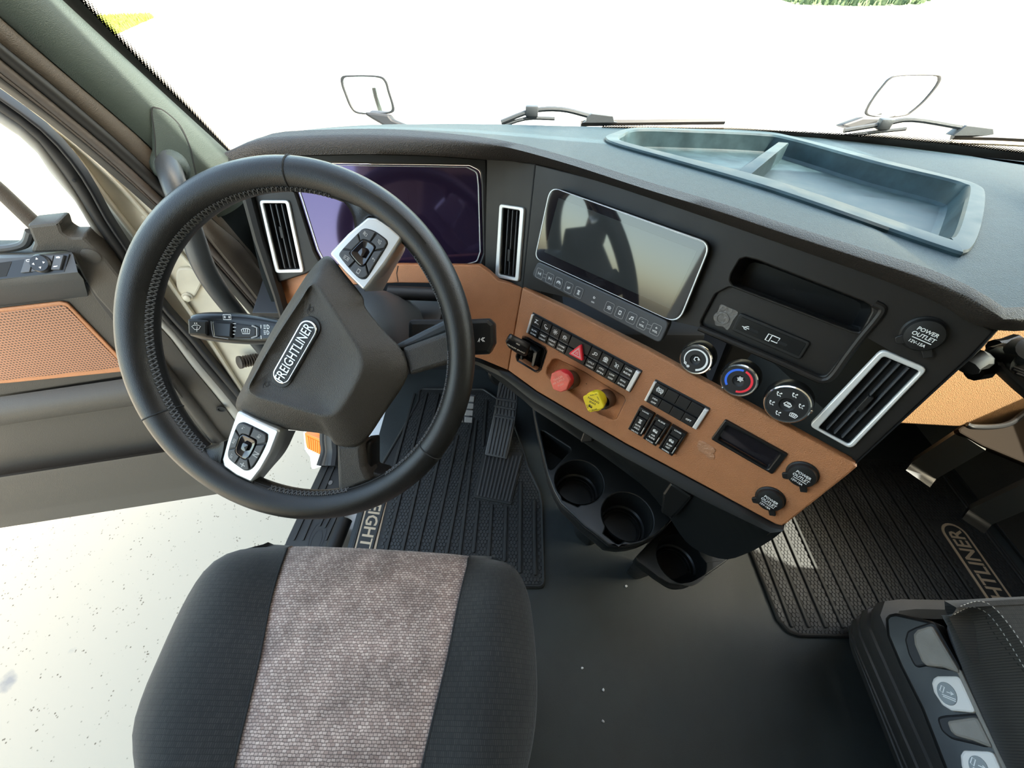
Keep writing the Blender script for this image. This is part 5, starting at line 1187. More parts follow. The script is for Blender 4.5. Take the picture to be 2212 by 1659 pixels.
# ================================================================ steering wheel
WC = Vector((-.2745, .3576, .7933))
WP = Plane(WC, (-.030, -.7756, .6305), (.9989, 0, .0475))
sw = thing('steering_wheel', 'black leather steering wheel with silver switch plates in front of the seat', 'steering wheel', WC)
RR, TRD = .229 - .0195, .0195
def rim_pt(a, r=RR, c=0.0): return WP.P(r * math.cos(a), r * math.sin(a), c)
def rad(a):                                  # the grip is a little fuller on the far left
    return TRD * (1 + .10 * math.cos(a - math.pi) - .04 * math.cos(a))
N_ = 144; rows = []
for i in range(N_):
    a = 2 * math.pi * i / N_; e = Vector((math.cos(a), math.sin(a)))
    row = []
    for k in range(20):
        b = 2 * math.pi * k / 20; r = rad(a)
        row.append(rim_pt(a, RR + .004 * math.cos(a - math.pi) + r * math.cos(b), r * 1.05 * math.sin(b)))
    rows.append(row)
rows.append(rows[0])
loft('rim', rows, M['leather'], sw, closed=True, smooth=80)
def ang_px(x, y): p = WP.loc(x, y); return math.atan2(p[1], p[0])
for px in ((632, 372), (325, 905), (955, 990), (360, 880)):
    if px == (360, 880): continue
    a = ang_px(*px); rc = RR + .004 * math.cos(a - math.pi)
    ring = [rim_pt(a, rc + rad(a) * 1.012 * math.cos(2 * math.pi * k / 28), rad(a) * 1.062 * math.sin(2 * math.pi * k / 28)) for k in range(28)]
    tube('rim_seam', ring, .0009, M['seam'], sw, seg=6, closed=True)
# cross stitches around the inner side of the rim
ms = []
def stitch_ok(a):
    d = math.degrees(a) % 360
    return not (35 < d < 72 or 222 < d < 252 or -1 < d < 14 or 283 < d < 300)
st = []
nst = 210
for i in range(nst):
    a = 2 * math.pi * i / nst
    if not stitch_ok(a): continue
    r = rad(a); rc = RR + .004 * math.cos(a - math.pi)
    def q(a_, b_): return rim_pt(a_, rc + r * 1.01 * math.cos(b_), r * 1.06 * math.sin(b_))
    d = math.pi / nst
    for s in (1, -1):
        st.append(newmesh(*tube_mesh([q(a - d * .8, R(162 - 11 * s)), q(a, R(162)), q(a + d * .8, R(162 + 11 * s))], .0011, 5)))
put('stitching', join(st), M['thread'], sw, kind='stuff')
seamline = [rim_pt(2 * math.pi * i / 120, RR + .004 * math.cos(2 * math.pi * i / 120 - math.pi) + rad(2 * math.pi * i / 120) * 1.005 * math.cos(R(162)), rad(2 * math.pi * i / 120) * 1.055 * math.sin(R(162))) for i in range(120)]
tube('stitch_groove', seamline, .0008, M['seam'], sw, seg=5, closed=True)
# hub cover
O_ = [(709, 553), (746, 593), (783, 640), (790, 665), (830, 715), (868, 757), (880, 812), (832, 890), (780, 960), (727, 961), (700, 938), (606, 924), (512, 886), (536, 814), (583, 722), (637, 634), (672, 582)]
R_ = [(682, 610), (694, 618), (713, 647), (733, 678), (760, 720), (783, 758), (788, 795), (766, 845), (733, 893), (704, 903), (668, 895), (600, 874), (535, 850), (553, 800), (597, 722), (647, 645), (668, 616)]
R2 = [(672, 622), (683, 632), (700, 658), (719, 688), (745, 728), (764, 760), (768, 792), (747, 838), (718, 880), (699, 887), (668, 880), (606, 862), (546, 843), (560, 800), (602, 728), (650, 655), (664, 628)]
cO, cR = .000, .020
def lp(px, c, n=5): return [WP.P(p[0], p[1], c) for p in cr(WP.locs(px, c), n)]
Oi = [(x + (690 - x) * .035, y + (765 - y) * .035) for x, y in O_]
hubrows = [lp(O_, -.045), lp(O_, -.006), lp(O_, .002), lp(Oi, .007)]
mid = [(x * .5 + a * .5, y * .5 + b * .5) for (x, y), (a, b) in zip(Oi, R_)]
hubrows += [lp(mid, .0125), lp(R_, .0265), lp([(x * .5 + a * .5, y * .5 + b * .5) for (x, y), (a, b) in zip(R_, R2)], .0275), lp(R2, .0235), lp([(x + (645 - x) * .45, y + (760 - y) * .45) for x, y in R2], .0210), lp([(x + (645 - x) * .98, y + (760 - y) * .98) for x, y in R2], .0210)]
loft('hub_cover', hubrows, M['hub'], sw, closed=True, smooth=80)
# badge
HC = .0226
e0, e1 = Vector(WP.loc(611.5, 809, HC)), Vector(WP.loc(666.5, 712, HC)); bd = (e1 - e0).normalized(); bn = Vector((-bd.y, bd.x)); br = .0113
cap_ = [tuple(e1 + bd * br * math.cos(t) + bn * br * math.sin(t)) for t in [R(-90 + 15 * i) for i in range(13)]] + [tuple(e0 - bd * br * math.cos(t) - bn * br * math.sin(t)) for t in [R(-90 + 15 * i) for i in range(13)]]
plate('badge_recess', WP, [scaled(cap_, 1.12)], HC - .004, HC + .0006, M['deep'], sw, bev=.0006)
bg_ = plate('badge', WP, [cap_], HC - .002, HC + .003, M['chrome'], sw, bev=.0012, res=2)
capi = [tuple(e1 + bd * br * .84 * math.cos(t) + bn * br * .84 * math.sin(t)) for t in [R(-90 + 15 * i) for i in range(13)]] + [tuple(e0 - bd * br * .84 * math.cos(t) - bn * br * .84 * math.sin(t)) for t in [R(-90 + 15 * i) for i in range(13)]]
plate('badge_field', WP, [capi], HC + .001, HC + .0034, M['deep'], bg_, bev=.0004)
text('lettering', 'FREIGHTLINER', WP, tuple(e0 - bd * .0075), tuple(e1 + bd * .0075), HC + .0034, M['silver'], bg_, hgt=.0118, bold=.004, depth=.0008)
# horn signs pressed in the hub
hub_o = [o_ for o_ in sw.children if o_.name.startswith('hub_cover')][0]
hb_bvh = BVHTree.FromPolygons([tuple(v.co + WL[hub_o]) for v in hub_o.data.vertices], [tuple(p.vertices) for p in hub_o.data.polygons])
for px in ((672, 668), (576, 829)):
    h_ = hb_bvh.ray_cast(EYE, ray(*px).normalized())[0]
    c = Vector(WP.l3(h_)); hh_ = (h_ - WP.o).dot(WP.n)
    strokes('horn_sign', WP, [[tuple(c + (bd * p[0] + bn * p[1])) for p in ((-.007, .001), (-.003, .003), (.001, .002), (.004, -.001), (.001, -.003), (-.003, -.002), (-.002, .002), (.005, .004))]], .0009, hh_ + .0004, M['seam'], sw)
# lower spokes
def spoke(name, px, c0, c1, m, r=.004, bev=.006): return plate_px(name, WP, px, c0, c1, m, sw, r=r, bev=bev, res=2)
spoke('spoke', [(868, 752), (966, 716), (985, 712), (992, 790), (972, 786), (884, 812)], -.036, .002, M['hub'])
spoke('spoke_side', [(840, 752), (872, 735), (962, 690), (985, 712), (966, 722), (872, 760)], -.052, -.012, M['tube'])
spoke('spoke', [(726, 960), (780, 960), (786, 1010), (800, 1040), (730, 1070), (727, 1010)], -.036, .002, M['hub'])
spoke('spoke_side', [(776, 958), (800, 955), (800, 1020), (836, 1030), (800, 1046), (784, 1030)], -.052, -.012, M['leather'])
# leather flares where the rim meets the switch plates
def flare(bound, a_px, b_px):
    """leather web between the top of the rim and the edge of a switch plate"""
    n = 40; bd_ = resample([WP.hit(*p, .006) for p in cr(bound, 5, False)], n)
    a0, a1 = ang_px(*a_px), ang_px(*b_px)
    if a1 - a0 > math.pi: a1 -= 2 * math.pi
    if a0 - a1 > math.pi: a0 -= 2 * math.pi
    rr_ = RR + .003
    top = [rim_pt(a0 + (a1 - a0) * i / (n - 1), rr_, .0185) for i in range(n)]; bot = [rim_pt(a0 + (a1 - a0) * i / (n - 1), rr_, -.0185) for i in range(n)]
    e = [p + WP.n * .002 for p in bd_]
    rows_ = [top]
    for k in range(1, 6):
        s_ = k / 6; rows_.append([p.lerp(q, s_) + WP.n * (-.005 * math.sin(math.pi * s_)) for p, q in zip(top, e)])
    rows_ += [e, [p - WP.n * .004 for p in e], [p - WP.n * .020 for p in e], bot]
    loft('rim_flare', rows_, M['leather'], sw, smooth=80)
flare([(690, 404), (715, 415), (744, 437), (762, 464), (767, 488), (768, 505), (780, 490), (800, 467), (838, 488), (873, 514), (884, 526), (905, 536)], (668, 372), (930, 530))
flare([(426, 964), (440, 967), (457, 965), (474, 959), (486, 951), (484, 975), (480, 1003), (508, 1026), (540, 1048), (556, 1048), (575, 1057), (600, 1065), (640, 1074)], (400, 965), (670, 1092))
# silver switch plates
def switch_plate(face, side, outline, gaps, centre, icons, lean):
    f = [tuple(p) for p in WP.locs(face, .012)]
    t = plate('switch_plate', WP, [rnd(f, .005, 4)], -.012, .012, M['silver'], sw, bev=.003, res=2)
    s = [WP.hit(*p, .010) for p in side[0]]; s2 = [WP.hit(*p, -.030) for p in side[1]]
    s, s2 = resample(cr(s, 6, False), 24), resample(cr(s2, 6, False), 24)
    loft('plate_side', [[p - WP.n * .004 for p in s], s, [p.lerp(q, .12) + WP.n * .0012 for p, q in zip(s, s2)], [p.lerp(q, .5) for p, q in zip(s, s2)], s2], M['silver'], t, smooth=60)
    o = [tuple(p) for p in cr(WP.locs(outline, .0125), 4)]
    plate('key_bed', WP, [o], .008, .0126, M['deep'], t, bev=.0005)
    c = Vector(WP.loc(*centre, .0125)); G_ = sorted(math.atan2(q[1] - c.y, q[0] - c.x) for q in WP.locs(gaps, .0125))
    def edge(a, k):
        d = Vector((math.cos(a), math.sin(a))); best = 0
        for i in range(len(o)):
            p, q = Vector(o[i]) - c, Vector(o[(i + 1) % len(o)]) - c; e = q - p; den = d.x * e.y - d.y * e.x
            if abs(den) < 1e-12: continue
            tt = (p.x * e.y - p.y * e.x) / den; uu = (p.x * d.y - p.y * d.x) / den
            if tt > 0 and -1e-6 <= uu <= 1.000001: best = max(best, tt)
        return tuple(c + d * best * k)
    for i in range(6):
        a0, a1 = G_[i], G_[(i + 1) % 6]
        if a1 < a0: a1 += 2 * math.pi
        g = .055; A_ = [a0 + g + (a1 - a0 - 2 * g) * k / 8 for k in range(9)]
        poly = [edge(a, .95) for a in A_] + [edge(a, .54) for a in reversed(A_)]
        plate('key', WP, [poly], .010, .0148, M['strip'], t, bev=.0008)
        if icons[i]:
            am = (a0 + a1) / 2; p = edge(am, .76)
            if icons[i] in ('RES', 'SET', '+', 'N'):
                u = Vector(bd)
                text('lettering', icons[i], WP, tuple(Vector(p) - u * .0035), tuple(Vector(p) + u * .0035), .0148, M['greyprint'], t)
            else: icon('sign', WP, icons[i], p, .0036, .0007, .0148, M['greyprint'], t, (bd.y, -bd.x) if lean else bd)
    an = [2 * math.pi * k / 40 for k in range(40)]
    lo = lambda k: [edge(a, k) for a in an]
    loft('rocker_pad', [[WP.P(*p, .010) for p in lo(.50)], [WP.P(*p, .0152) for p in lo(.49)], [WP.P(*p, .0155) for p in lo(.46)], [WP.P(*p, .0135) for p in lo(.19)], [WP.P(*p, .0165) for p in lo(.17)], [WP.P(*p, .0168) for p in lo(.01)]], M['screen'], t, closed=True, smooth=30)
    return t
z25 = ZM(640, 440, 320 / 2212); z3 = ZM(420, 640, 680 / 2212)
switch_plate(z25((482, 742), (760, 450), (1060, 196), (1190, 205), (1400, 340), (1592, 500), (1330, 900), (1010, 1312), (740, 1040)),
             (z25((1400, 345), (1592, 505), (1350, 880), (1015, 1310)), z25((1490, 420), (1632, 640), (1470, 960), (1290, 1300))),
             z25((935, 425), (985, 382), (1050, 370), (1180, 412), (1330, 518), (1365, 575), (1345, 645), (1200, 880), (1070, 1090), (1005, 1130), (925, 1105), (800, 980), (665, 815), (640, 755), (680, 690), (800, 560)),
             z25((940, 480), (1165, 500), (1220, 700), (1060, 950), (835, 920), (750, 690)), z25((1005, 730))[0], ['phone', 'back', 'phoneup', 'pages', None, 'arrows'], True)
switch_plate(z3((300, 802), (450, 875), (602, 942), (540, 1100), (475, 1215), (400, 1312), (290, 1262), (202, 1198), (192, 1150), (235, 990)),
             (z3((590, 938), (530, 1105), (470, 1215), (396, 1315)), z3((712, 945), (640, 1090), (540, 1210), (440, 1330))),
             z3((300, 905), (330, 886), (370, 893), (500, 958), (516, 985), (505, 1040), (450, 1150), (405, 1212), (360, 1226), (320, 1205), (250, 1150), (235, 1105), (250, 1040), (275, 965)),
             z3((320, 975), (408, 945), (455, 1040), (385, 1150), (305, 1160), (265, 1070)), z3((365, 1052))[0], ['SET', '+', 'N', 'pages', 'back', 'RES'], False)
# column behind the wheel
colu = thing('steering_column', 'dark grey steering column shroud behind the wheel hub', 'steering column', WC - WP.n * .1)
lathe('column_shroud', WC, -WP.n, [(.050, .030), (.062, .045), (.078, .075), (.090, .11), (.093, .17), (.090, .26), (.085, .36)], M['tube'], colu, seg=40)
tube('column_tube', [WC - WP.n * .34, Vector((-.26, .95, .22))], .05, M['deep'], colu, seg=16)
box('column_cover', -.36, -.15, .60, .70, .585, .64, M['deep'], colu, bev=.01)
tube('sleeve', [at_y(840, 632, .62), at_y(945, 636, .62)], .013, M['deep'], colu, seg=14)
# stalks
SK = WP.moved(-.068)
z5 = ZM(380, 640, 260 / 1198)
ls = thing('wiper_stalk', 'black wiper and light stalk left of the steering wheel hub', 'stalk', SK.hit(500, 705))
so_ = z5((108, 225), (135, 180), (250, 160), (450, 160), (700, 185), (960, 232), (1100, 270), (1100, 440), (900, 478), (640, 482), (300, 450), (150, 412), (114, 385))
plate('stalk_body', SK, [[tuple(p) for p in cr(SK.locs(so_, .012), 4)]], -.018, .012, M['gloss_black'], ls, bev=.009, res=3)
plate_px('end_key', SK, z5((110, 222), (310, 240), (312, 395), (118, 385)), .004, .0155, M['black'], ls, r=.003, bev=.003)
plate_px('turn_ring', SK, z5((352, 240), (558, 258), (552, 418), (370, 410)), .004, .0165, M['gloss_black'], ls, r=.002, bev=.003)
strokes('ring_edge', SK, [SK.locs(z5((350, 250), (356, 330), (372, 400), (520, 424)), .0166)], .0009, .0163, M['greyprint'], ls)
plate_px('stalk_neck', SK, z5((570, 265), (740, 290), (800, 310), (800, 400), (740, 415), (570, 420)), .004, .0145, M['deep'], ls, r=.004, bev=.002)
strokes('neck_edge', SK, [[SK.loc(*p, .0146) for p in z5((755, 292), (805, 312), (806, 395), (750, 416))]], .0022, .0146, M['greyprint'], ls)
du = Vector(SK.loc(*z5((700, 300))[0])) - Vector(SK.loc(*z5((200, 300))[0]))
for k, c, s, h in (('wash', (205, 315), .0072, .0156), ('defrost', (697, 350), .0062, .0147), ('arrows', (510, 207), .0062, .0122), ('beam', (905, 305), .0058, .0122), ('beam', (905, 360), .0055, .0122)):
    icon('sign', SK, k, SK.loc(*z5(c)[0], h), s, .0010, h, M['white'], ls, du, flip=-1 if False else 1)
for y, l in ((272, 30), (308, 30), (344, 26), (378, 20)):
    strokes('mark', SK, [SK.locs(z5((570, y), (570 + l, y + 1)), .0146)], .0009, .0146, M['white'], ls)
strokes('mark', SK, [[SK.loc(*p, .0122) for p in z5((848, 320), (848, 285))], [SK.loc(*p, .0122) for p in z5((848, 390), (850, 425))]], .0012, .0122, M['white'], ls)
rs = thing('gear_stalk', 'short black stalk poking out right of the steering wheel rim', 'stalk', SK.hit(1040, 730))
SK2 = WP.moved(-.085)
plate_px('lever', SK2, [(880, 690), (945, 690), (1040, 690), (1040, 760), (960, 745), (880, 740)], -.012, .008, M['black'], rs, r=.008, bev=.007)
plate_px('grip', SK2, [(1010, 690), (1055, 688), (1068, 700), (1069, 745), (1058, 766), (1008, 768), (1000, 730)], -.020, .016, M['gloss_black'], rs, r=.006, bev=.006)
text_px('lettering', 'A', SK2, (1033, 734), (1037, 735), .0162, M['white'], rs, hgt=.006)
strokes('lettering', SK2, [[SK2.loc(*p, .0164) for p in q] for q in (((1044, 729), (1039, 733), (1044, 738)), ((1047, 729), (1042, 733), (1047, 738)))], .001, .0163, M['white'], rs)
# grab handle on the pillar
gh = thing('grab_handle', 'dark bent tubular grab handle on the left windscreen pillar', 'handle', PL.hit(470, 560, .06))
gpts = [PL.hit(360, 345, .01), PL.hit(372, 385, .04), PL.hit(392, 440, .055), PL.hit(420, 520, .055), PL.hit(440, 575, .055), PL.hit(470, 625, .05), PL.hit(520, 690, .03), PL.hit(600, 790, .0)]
tube('handle_tube', cr(gpts, 6, False), .0205, M['tube'], gh, seg=16, smooth=80)
lathe('handle_socket', PL.hit(368, 362, .012), gpts[1] - gpts[0], [(.029, -.015), (.031, .0), (.027, .012), (.022, .016)], M['pillar'], gh, seg=20)
# ================================================================ console with cup holders
CZ = .41
CP = Plane((.2, .4, CZ), (0, 0, 1), (1, 0, 0))
cons = thing('cupholder_console', 'black console with two open cup holders and a pocket below the dash', 'cup holder', CP.P(0, 0, -.2))
zc3 = ZM(1100, 840, 540 / 1866)
rimp = zc3((176, 100), (400, 240), (590, 370), (880, 545), (1170, 900), (1235, 950), (1160, 1040), (1090, 1105), (950, 1160), (820, 1165), (745, 1150), (700, 1110), (560, 900), (520, 855), (455, 905), (375, 830), (345, 770), (310, 690), (270, 560), (225, 380), (190, 230))
rimp = zc3((176, 100), (360, 215), (560, 345), (800, 500), (1000, 690), (1180, 880), (1240, 945), (1160, 1040), (1085, 1100), (990, 1145), (900, 1170), (820, 1175), (740, 1165), (660, 1095), (560, 1020), (470, 930), (385, 850), (335, 760), (290, 640), (250, 480), (215, 320), (190, 190))
Ro = CP.locs(rimp)
c1 = CP.loc(*zc3((522, 692))[0]); c2 = CP.loc(*zc3((882, 950))[0])
def px_r(pl, c, rpx): h = pl.P(*c); return rpx / F * (h - EYE).dot(FWD) * 1.06
r1, r2 = px_r(CP, c1, 48.5), px_r(CP, c2, 51)
pk = rnd(CP.locs(zc3((238, 312), (262, 318), (452, 440), (455, 460), (330, 592), (308, 600), (292, 585))), .003)
Rr = [tuple(p) for p in Ro]
def notch_circle(c, r, front):
    """cup opening that runs out through the front edge"""
    d = (Vector(front) - Vector(c)); a = math.atan2(d.y, d.x); g = R(24)
    arc = [(c[0] + r * math.cos(a + g + (2 * math.pi - 2 * g) * i / 36), c[1] + r * math.sin(a + g + (2 * math.pi - 2 * g) * i / 36)) for i in range(37)]
    u = d.normalized(); L = d.length
    n = Vector((-u.y, u.x)) * r * math.sin(g)
    return arc + [tuple(Vector(c) + u * L - n * .8), tuple(Vector(c) + u * L + n * .8)]
f1 = CP.loc(*zc3((455, 850))[0]); f2 = CP.loc(*zc3((760, 1120))[0])
n1 = notch_circle(c1, r1, f1); n2_ = notch_circle(c2, r2, f2)
plate('console_top', CP, [Rr, pk, n1, n2_], -.008, 0, M['console'], cons, bev=.003, res=2)
plate('front_bead', CP.moved(-.012), [Rr, n1, n2_, pk], -.016, .004, M['console'], cons, bev=.001)
bodyrows = []
base = scaled(Ro, .30, (CP.loc(*zc3((800, 470))[0])))
for s, z in ((0, -.010), (.02, -.04), (.10, -.07), (.32, -.12), (.60, -.20), (1, -.33), (1, -.405)):
    bodyrows.append([CP.P(a[0] + (b[0] - a[0]) * s, a[1] + (b[1] - a[1]) * s, z) for a, b in zip(Ro, base)])
loft('console_body', bodyrows, M['console'], cons, closed=True, smooth=50)
def cup(name, pl, c, r, depth, parent):
    q = pl.P(*c)
    lathe(name, q, -pl.n, [(r, .0), (r * .985, .004), (r * .93, depth * .7), (r * .86, depth * .74), (r * .84, depth), (.0005, depth)], M['console'], parent, seg=40, cap=False)
    for k in (.80, .74): tube('cup_ring', [q - pl.n * (depth * (.86 if k > .78 else .97)) + (pl.u * math.cos(2 * math.pi * i / 32) + pl.v * math.sin(2 * math.pi * i / 32)) * r * k for i in range(32)], .0012, M['console'], parent, seg=6, closed=True)
cup('cup_well', CP, c1, r1, .075, cons); cup('cup_well', CP, c2, r2, .075, cons)
loft('pocket_well', [[CP.P(*p, -.001) for p in pk], [CP.P(*p, -.06) for p in scaled(pk, .9)], [CP.P(*p, -.0605) for p in scaled(pk, .02)]], M['console'], cons, closed=True, smooth=30)
# raised rear wall between console and dash, with its bracket blocks
e = [CP.P(*CP.loc(*p)) for p in zc3((150, 60), (590, 372), (880, 545), (1180, 880))]
rw0 = resample([CP.hit(*p, 0.0) for p in zc3((176, 100), (560, 345), (800, 500), (1000, 690), (1180, 880))], 20); rw1 = resample([B.hit(*p, -.02) for p in zc3((200, 30), (560, 250), (860, 420), (1060, 560), (1240, 700))], 20)
loft('rear_wall', [rw0, [p.lerp(q, .15) + fwd * .018 for p, q in zip(rw0, rw1)], [p.lerp(q, .8) + fwd * .03 for p, q in zip(rw0, rw1)], rw1], M['console'], cons, smooth=50)
tube('rear_bead', [p + Vector((0, 0, .002)) for p in rw0], .004, M['console'], cons, seg=8)
QP = B.moved(-.02)
plate('bracket', QP, [rnd(QP.locs(zc3((590, 262), (655, 292), (640, 380), (560, 385), (550, 370))), .003)], -.03, .012, M['gloss_black'], cons, bev=.003)
plate('bracket', QP, [rnd(QP.locs(zc3((1225, 660), (1390, 770), (1300, 880), (1235, 940), (1150, 890), (1165, 745))), .004)], -.03, .016, M['gloss_black'], cons, bev=.005)
# third, lower cup holder
CP3 = Plane((.43, .33, .335), (0, 0, 1), (1, 0, 0))
c3t = thing('cup_holder', 'single low cup holder box at the right end of the console', 'cup holder', CP3.P(0, 0, -.15))
box3 = zc3((932, 1265), (1095, 1100), (1130, 1010), (1290, 930), (1560, 1090), (1690, 1220), (1622, 1285), (1450, 1405), (1370, 1450), (1280, 1465), (1190, 1450), (1110, 1400))
B3 = [tuple(p) for p in resample([tuple(p) for p in rnd(CP3.locs(box3), .006)], 60, True)]
c3 = CP3.loc(*zc3((1282, 1265))[0]); r3 = px_r(CP3, c3, 49)
plate('box_top', CP3, [B3, circle(c3[0], c3[1], r3, 40)], -.006, 0, M['console'], c3t, bev=.002)
plate('top_inlay', CP3, [rnd(CP3.locs(zc3((1390, 1160), (1490, 1190), (1612, 1280), (1470, 1300), (1430, 1250))), .003)], -.002, .001, M['console'], c3t, bev=.0006)
b3b = scaled(B3, .35, (c3[0] + .01, c3[1] + .10))
loft('box_body', [[CP3.P(*p, -.004) for p in B3], [CP3.P(*p, -.025) for p in B3], [CP3.P(*p, -.06) for p in scaled(B3, .86, (c3[0] + .01, c3[1] + .10))], [CP3.P(*p, -.12) for p in scaled(B3, .6, (c3[0] + .01, c3[1] + .10))], [CP3.P(*p, -.33) for p in b3b]], M['console'], c3t, closed=True, smooth=50)
cup('cup_well', CP3, c3, r3, .07, c3t)

# ================================================================ floor mats and pedals
FP0 = Plane((0, 0, 0), (0, 0, 1), (1, 0, 0))
def floor_mat(label, outline, ribs, hexbox, angle, logo, keep, cut=None):
    t = thing('floor_mat', label, 'floor mat', FP0.P(sum(p[0] for p in outline) / len(outline), sum(p[1] for p in outline) / len(outline), 0), 'rubber floor mats')
    ol = rnd(outline, .018, 4)
    plate('mat_sheet', FP0, [ol], .0, .006, M['rubber'], t, bev=.002)
    rim_ = [FP0.P(p[0], p[1], .006) for p in scaled(ol, .985)]
    tube('mat_edge', rim_, .0045, M['rubber'], t, seg=8, closed=True)
    for a, b in ribs:
        a, b = Vector(a), Vector(b); d = (b - a).normalized(); n = Vector((-d.y, d.x)) * .0042
        plate('rib', FP0, [rnd([tuple(a + n), tuple(b + n), tuple(b - n), tuple(a - n)], .003, 2)], .005, .0115, M['rubber'], t, bev=.0018)
    # honeycomb pads between the ribs
    V = []; Fc = []; px_, py_ = .0092, .0128; ca, sa = math.cos(angle), math.sin(angle)
    inner = scaled(ol, .97); x0, x1, y0, y1 = hexbox
    segs = [(Vector(a), (Vector(b) - Vector(a)).normalized(), (Vector(b) - Vector(a)).length) for a, b in ribs]
    ny = int((y1 - y0) / (py_ * .75)); nx = int((x1 - x0) / px_)
    for j in range(ny):
        for i in range(nx):
            X = x0 + (i + .5 * (j % 2)) * px_; Y = y0 + j * py_ * .75
            q = (X, Y)
            if not inside(q, inner) or (keep and not keep(X, Y)): continue
            bad = False
            for a, d, L in segs:
                r_ = Vector(q) - a; s_ = r_.dot(d)
                if -.006 < s_ < L + .006 and abs(r_.x * d.y - r_.y * d.x) < .0085: bad = True; break
            if bad: continue
            b_ = len(V)
            for h, k in ((.0055, .0062), (.0075, .0052)):
                for m_ in range(6):
                    an = R(60 * m_ + 30); V.append(Vector((X + k * .82 * math.cos(an), Y + k * 1.12 * math.sin(an), h)))
            Fc.append(tuple(b_ + 6 + m_ for m_ in range(6)))
            for m_ in range(6): Fc.append((b_ + m_, b_ + (m_ + 1) % 6, b_ + 6 + (m_ + 1) % 6, b_ + 6 + m_))
    put('honeycomb', newmesh(V, Fc, False), M['rubber_pad'], t, smooth=0, kind='stuff')
    lc, ld, L, W_ = logo; lc, ld = Vector(lc), Vector(ld).normalized(); ln = Vector((-ld.y, ld.x))
    def capsule(k): return [tuple(lc + ld * (L / 2 - W_ / 2) + ld * W_ / 2 * k * math.cos(a) + ln * W_ / 2 * k * math.sin(a)) for a in [R(-90 + 15 * i) for i in range(13)]] + [tuple(lc - ld * (L / 2 - W_ / 2) - ld * W_ / 2 * k * math.cos(a) - ln * W_ / 2 * k * math.sin(a)) for a in [R(-90 + 15 * i) for i in range(13)]]
    bgp = plate('badge', FP0, [capsule(1.0)], .005, .0078, M['tan'], t, bev=.0006)
    plate('badge_field', FP0, [capsule(.80)], .005, .0083, M['rubber'], bgp, bev=.0003)
    text('lettering', 'FREIGHTLINER', FP0, tuple(lc - ld * L * .44), tuple(lc + ld * L * .44), .0083, M['tan'], bgp, hgt=W_ * .58, bold=.02, shear=.12)
    return t
def fz(x, y): p = at_z(x, y, .006); return (p.x, p.y)
zm2 = ZM(600, 800, 640 / 2042)
o1 = [fz(*p) for p in ((905, 838), (1045, 839), (1072, 858), (1098, 878), (1128, 960), (1143, 1010), (1168, 1062), (1173, 1090), (1178, 1272))] + [(-.455, fz(1178, 1272)[1] + .0), (-.455, .56), (-.40, .75), (-.36, .90)]
def rib_px(a, b): return (fz(*zm2(a)[0]), fz(*zm2(b)[0]))
y1_ = fz(1178, 1272)[1] + .025
ribs1 = []
for (xa, ya), (xb, yb) in (((655, 1180), (945, 160)), ((755, 1185), (1030, 155)), ((865, 1190), (1110, 165)), ((960, 1200), (1175, 330)), ((1060, 1200), (1240, 450)), ((1160, 1215), (1345, 330)), ((1255, 1235), (1370, 350))):
    ribs1.append(rib_px((xa, ya), (xb, yb)))
ribs1 = [((a[0], max(y1_, a[1] - .10)), b) for a, b in ribs1]
for (xa, ya), (xb, yb) in (((1350, 1260), (1385, 900)), ((1455, 1285), (1478, 925)), ((1565, 1320), (1575, 940)), ((1670, 1400), (1675, 775)), ((1775, 1415), (1768, 895)), ((1415, 525), (1440, 210))):
    ribs1.append(rib_px((xa, ya), (xb, yb)))
lg0, lg1 = fz(*zm2((585, 1180))[0]), fz(*zm2((640, 1000))[0])
hp = [fz(*p) for p in ((1046, 983), (1130, 978), (1105, 1089), (1024, 1073))]
m1 = floor_mat('black ribbed rubber floor mat under the pedals, partly hidden by the seat', o1, ribs1, (-.46, .09, .24, .95), 0, ((lg0[0] + .012, .40), (.0, -1), .34, .062), lambda x, y: x > -.375 and not inside((x, y), hp))
zp = ZM(1560, 680, 652 / 1745); zp2 = ZM(1560, 1120, 652 / 2007)
o2 = [fz(*zp2((510, 785))[0]), fz(*zp2((440, 760))[0]), fz(*zp2((370, 680))[0]), fz(*zp2((170, 175))[0]), fz(1600, 1130), fz(1600, 1090), (.72, .68), (1.36, .68), (1.36, fz(*zp2((510, 785))[0])[1])]
ribs2 = []
bot2, top2 = [(465, 725), (570, 722), (685, 720), (800, 718), (905, 712), (1000, 690), (1075, 650), (1175, 640), (1290, 640), (1400, 650)], None
p0 = [fz(*zp2(p)[0]) for p in bot2]
for i, p in enumerate(p0):
    x = p0[0][0] + (p0[4][0] - p0[0][0]) / 4 * i
    ribs2.append(((x, p0[0][1]), (x, .655 if i else .50)))
for i in range(10, 18):
    x = p0[0][0] + (p0[4][0] - p0[0][0]) / 4 * i
    if x < 1.20 or x > 1.335: ribs2.append(((x, p0[0][1]), (x, .655)))
lgp = [fz(*zp((1330, 1225))[0]), fz(*zp((1560, 1600))[0])]
m2 = floor_mat('black ribbed rubber floor mat on the passenger side', o2, ribs2, (.62, 1.36, .12, .68), 0, ((lgp[0][0] - .010, lgp[0][1] - .16), (0.02, 1), .34, .068), lambda x, y: not (lgp[0][0] - .055 < x < lgp[0][0] + .035 and y < lgp[0][1] + .02))
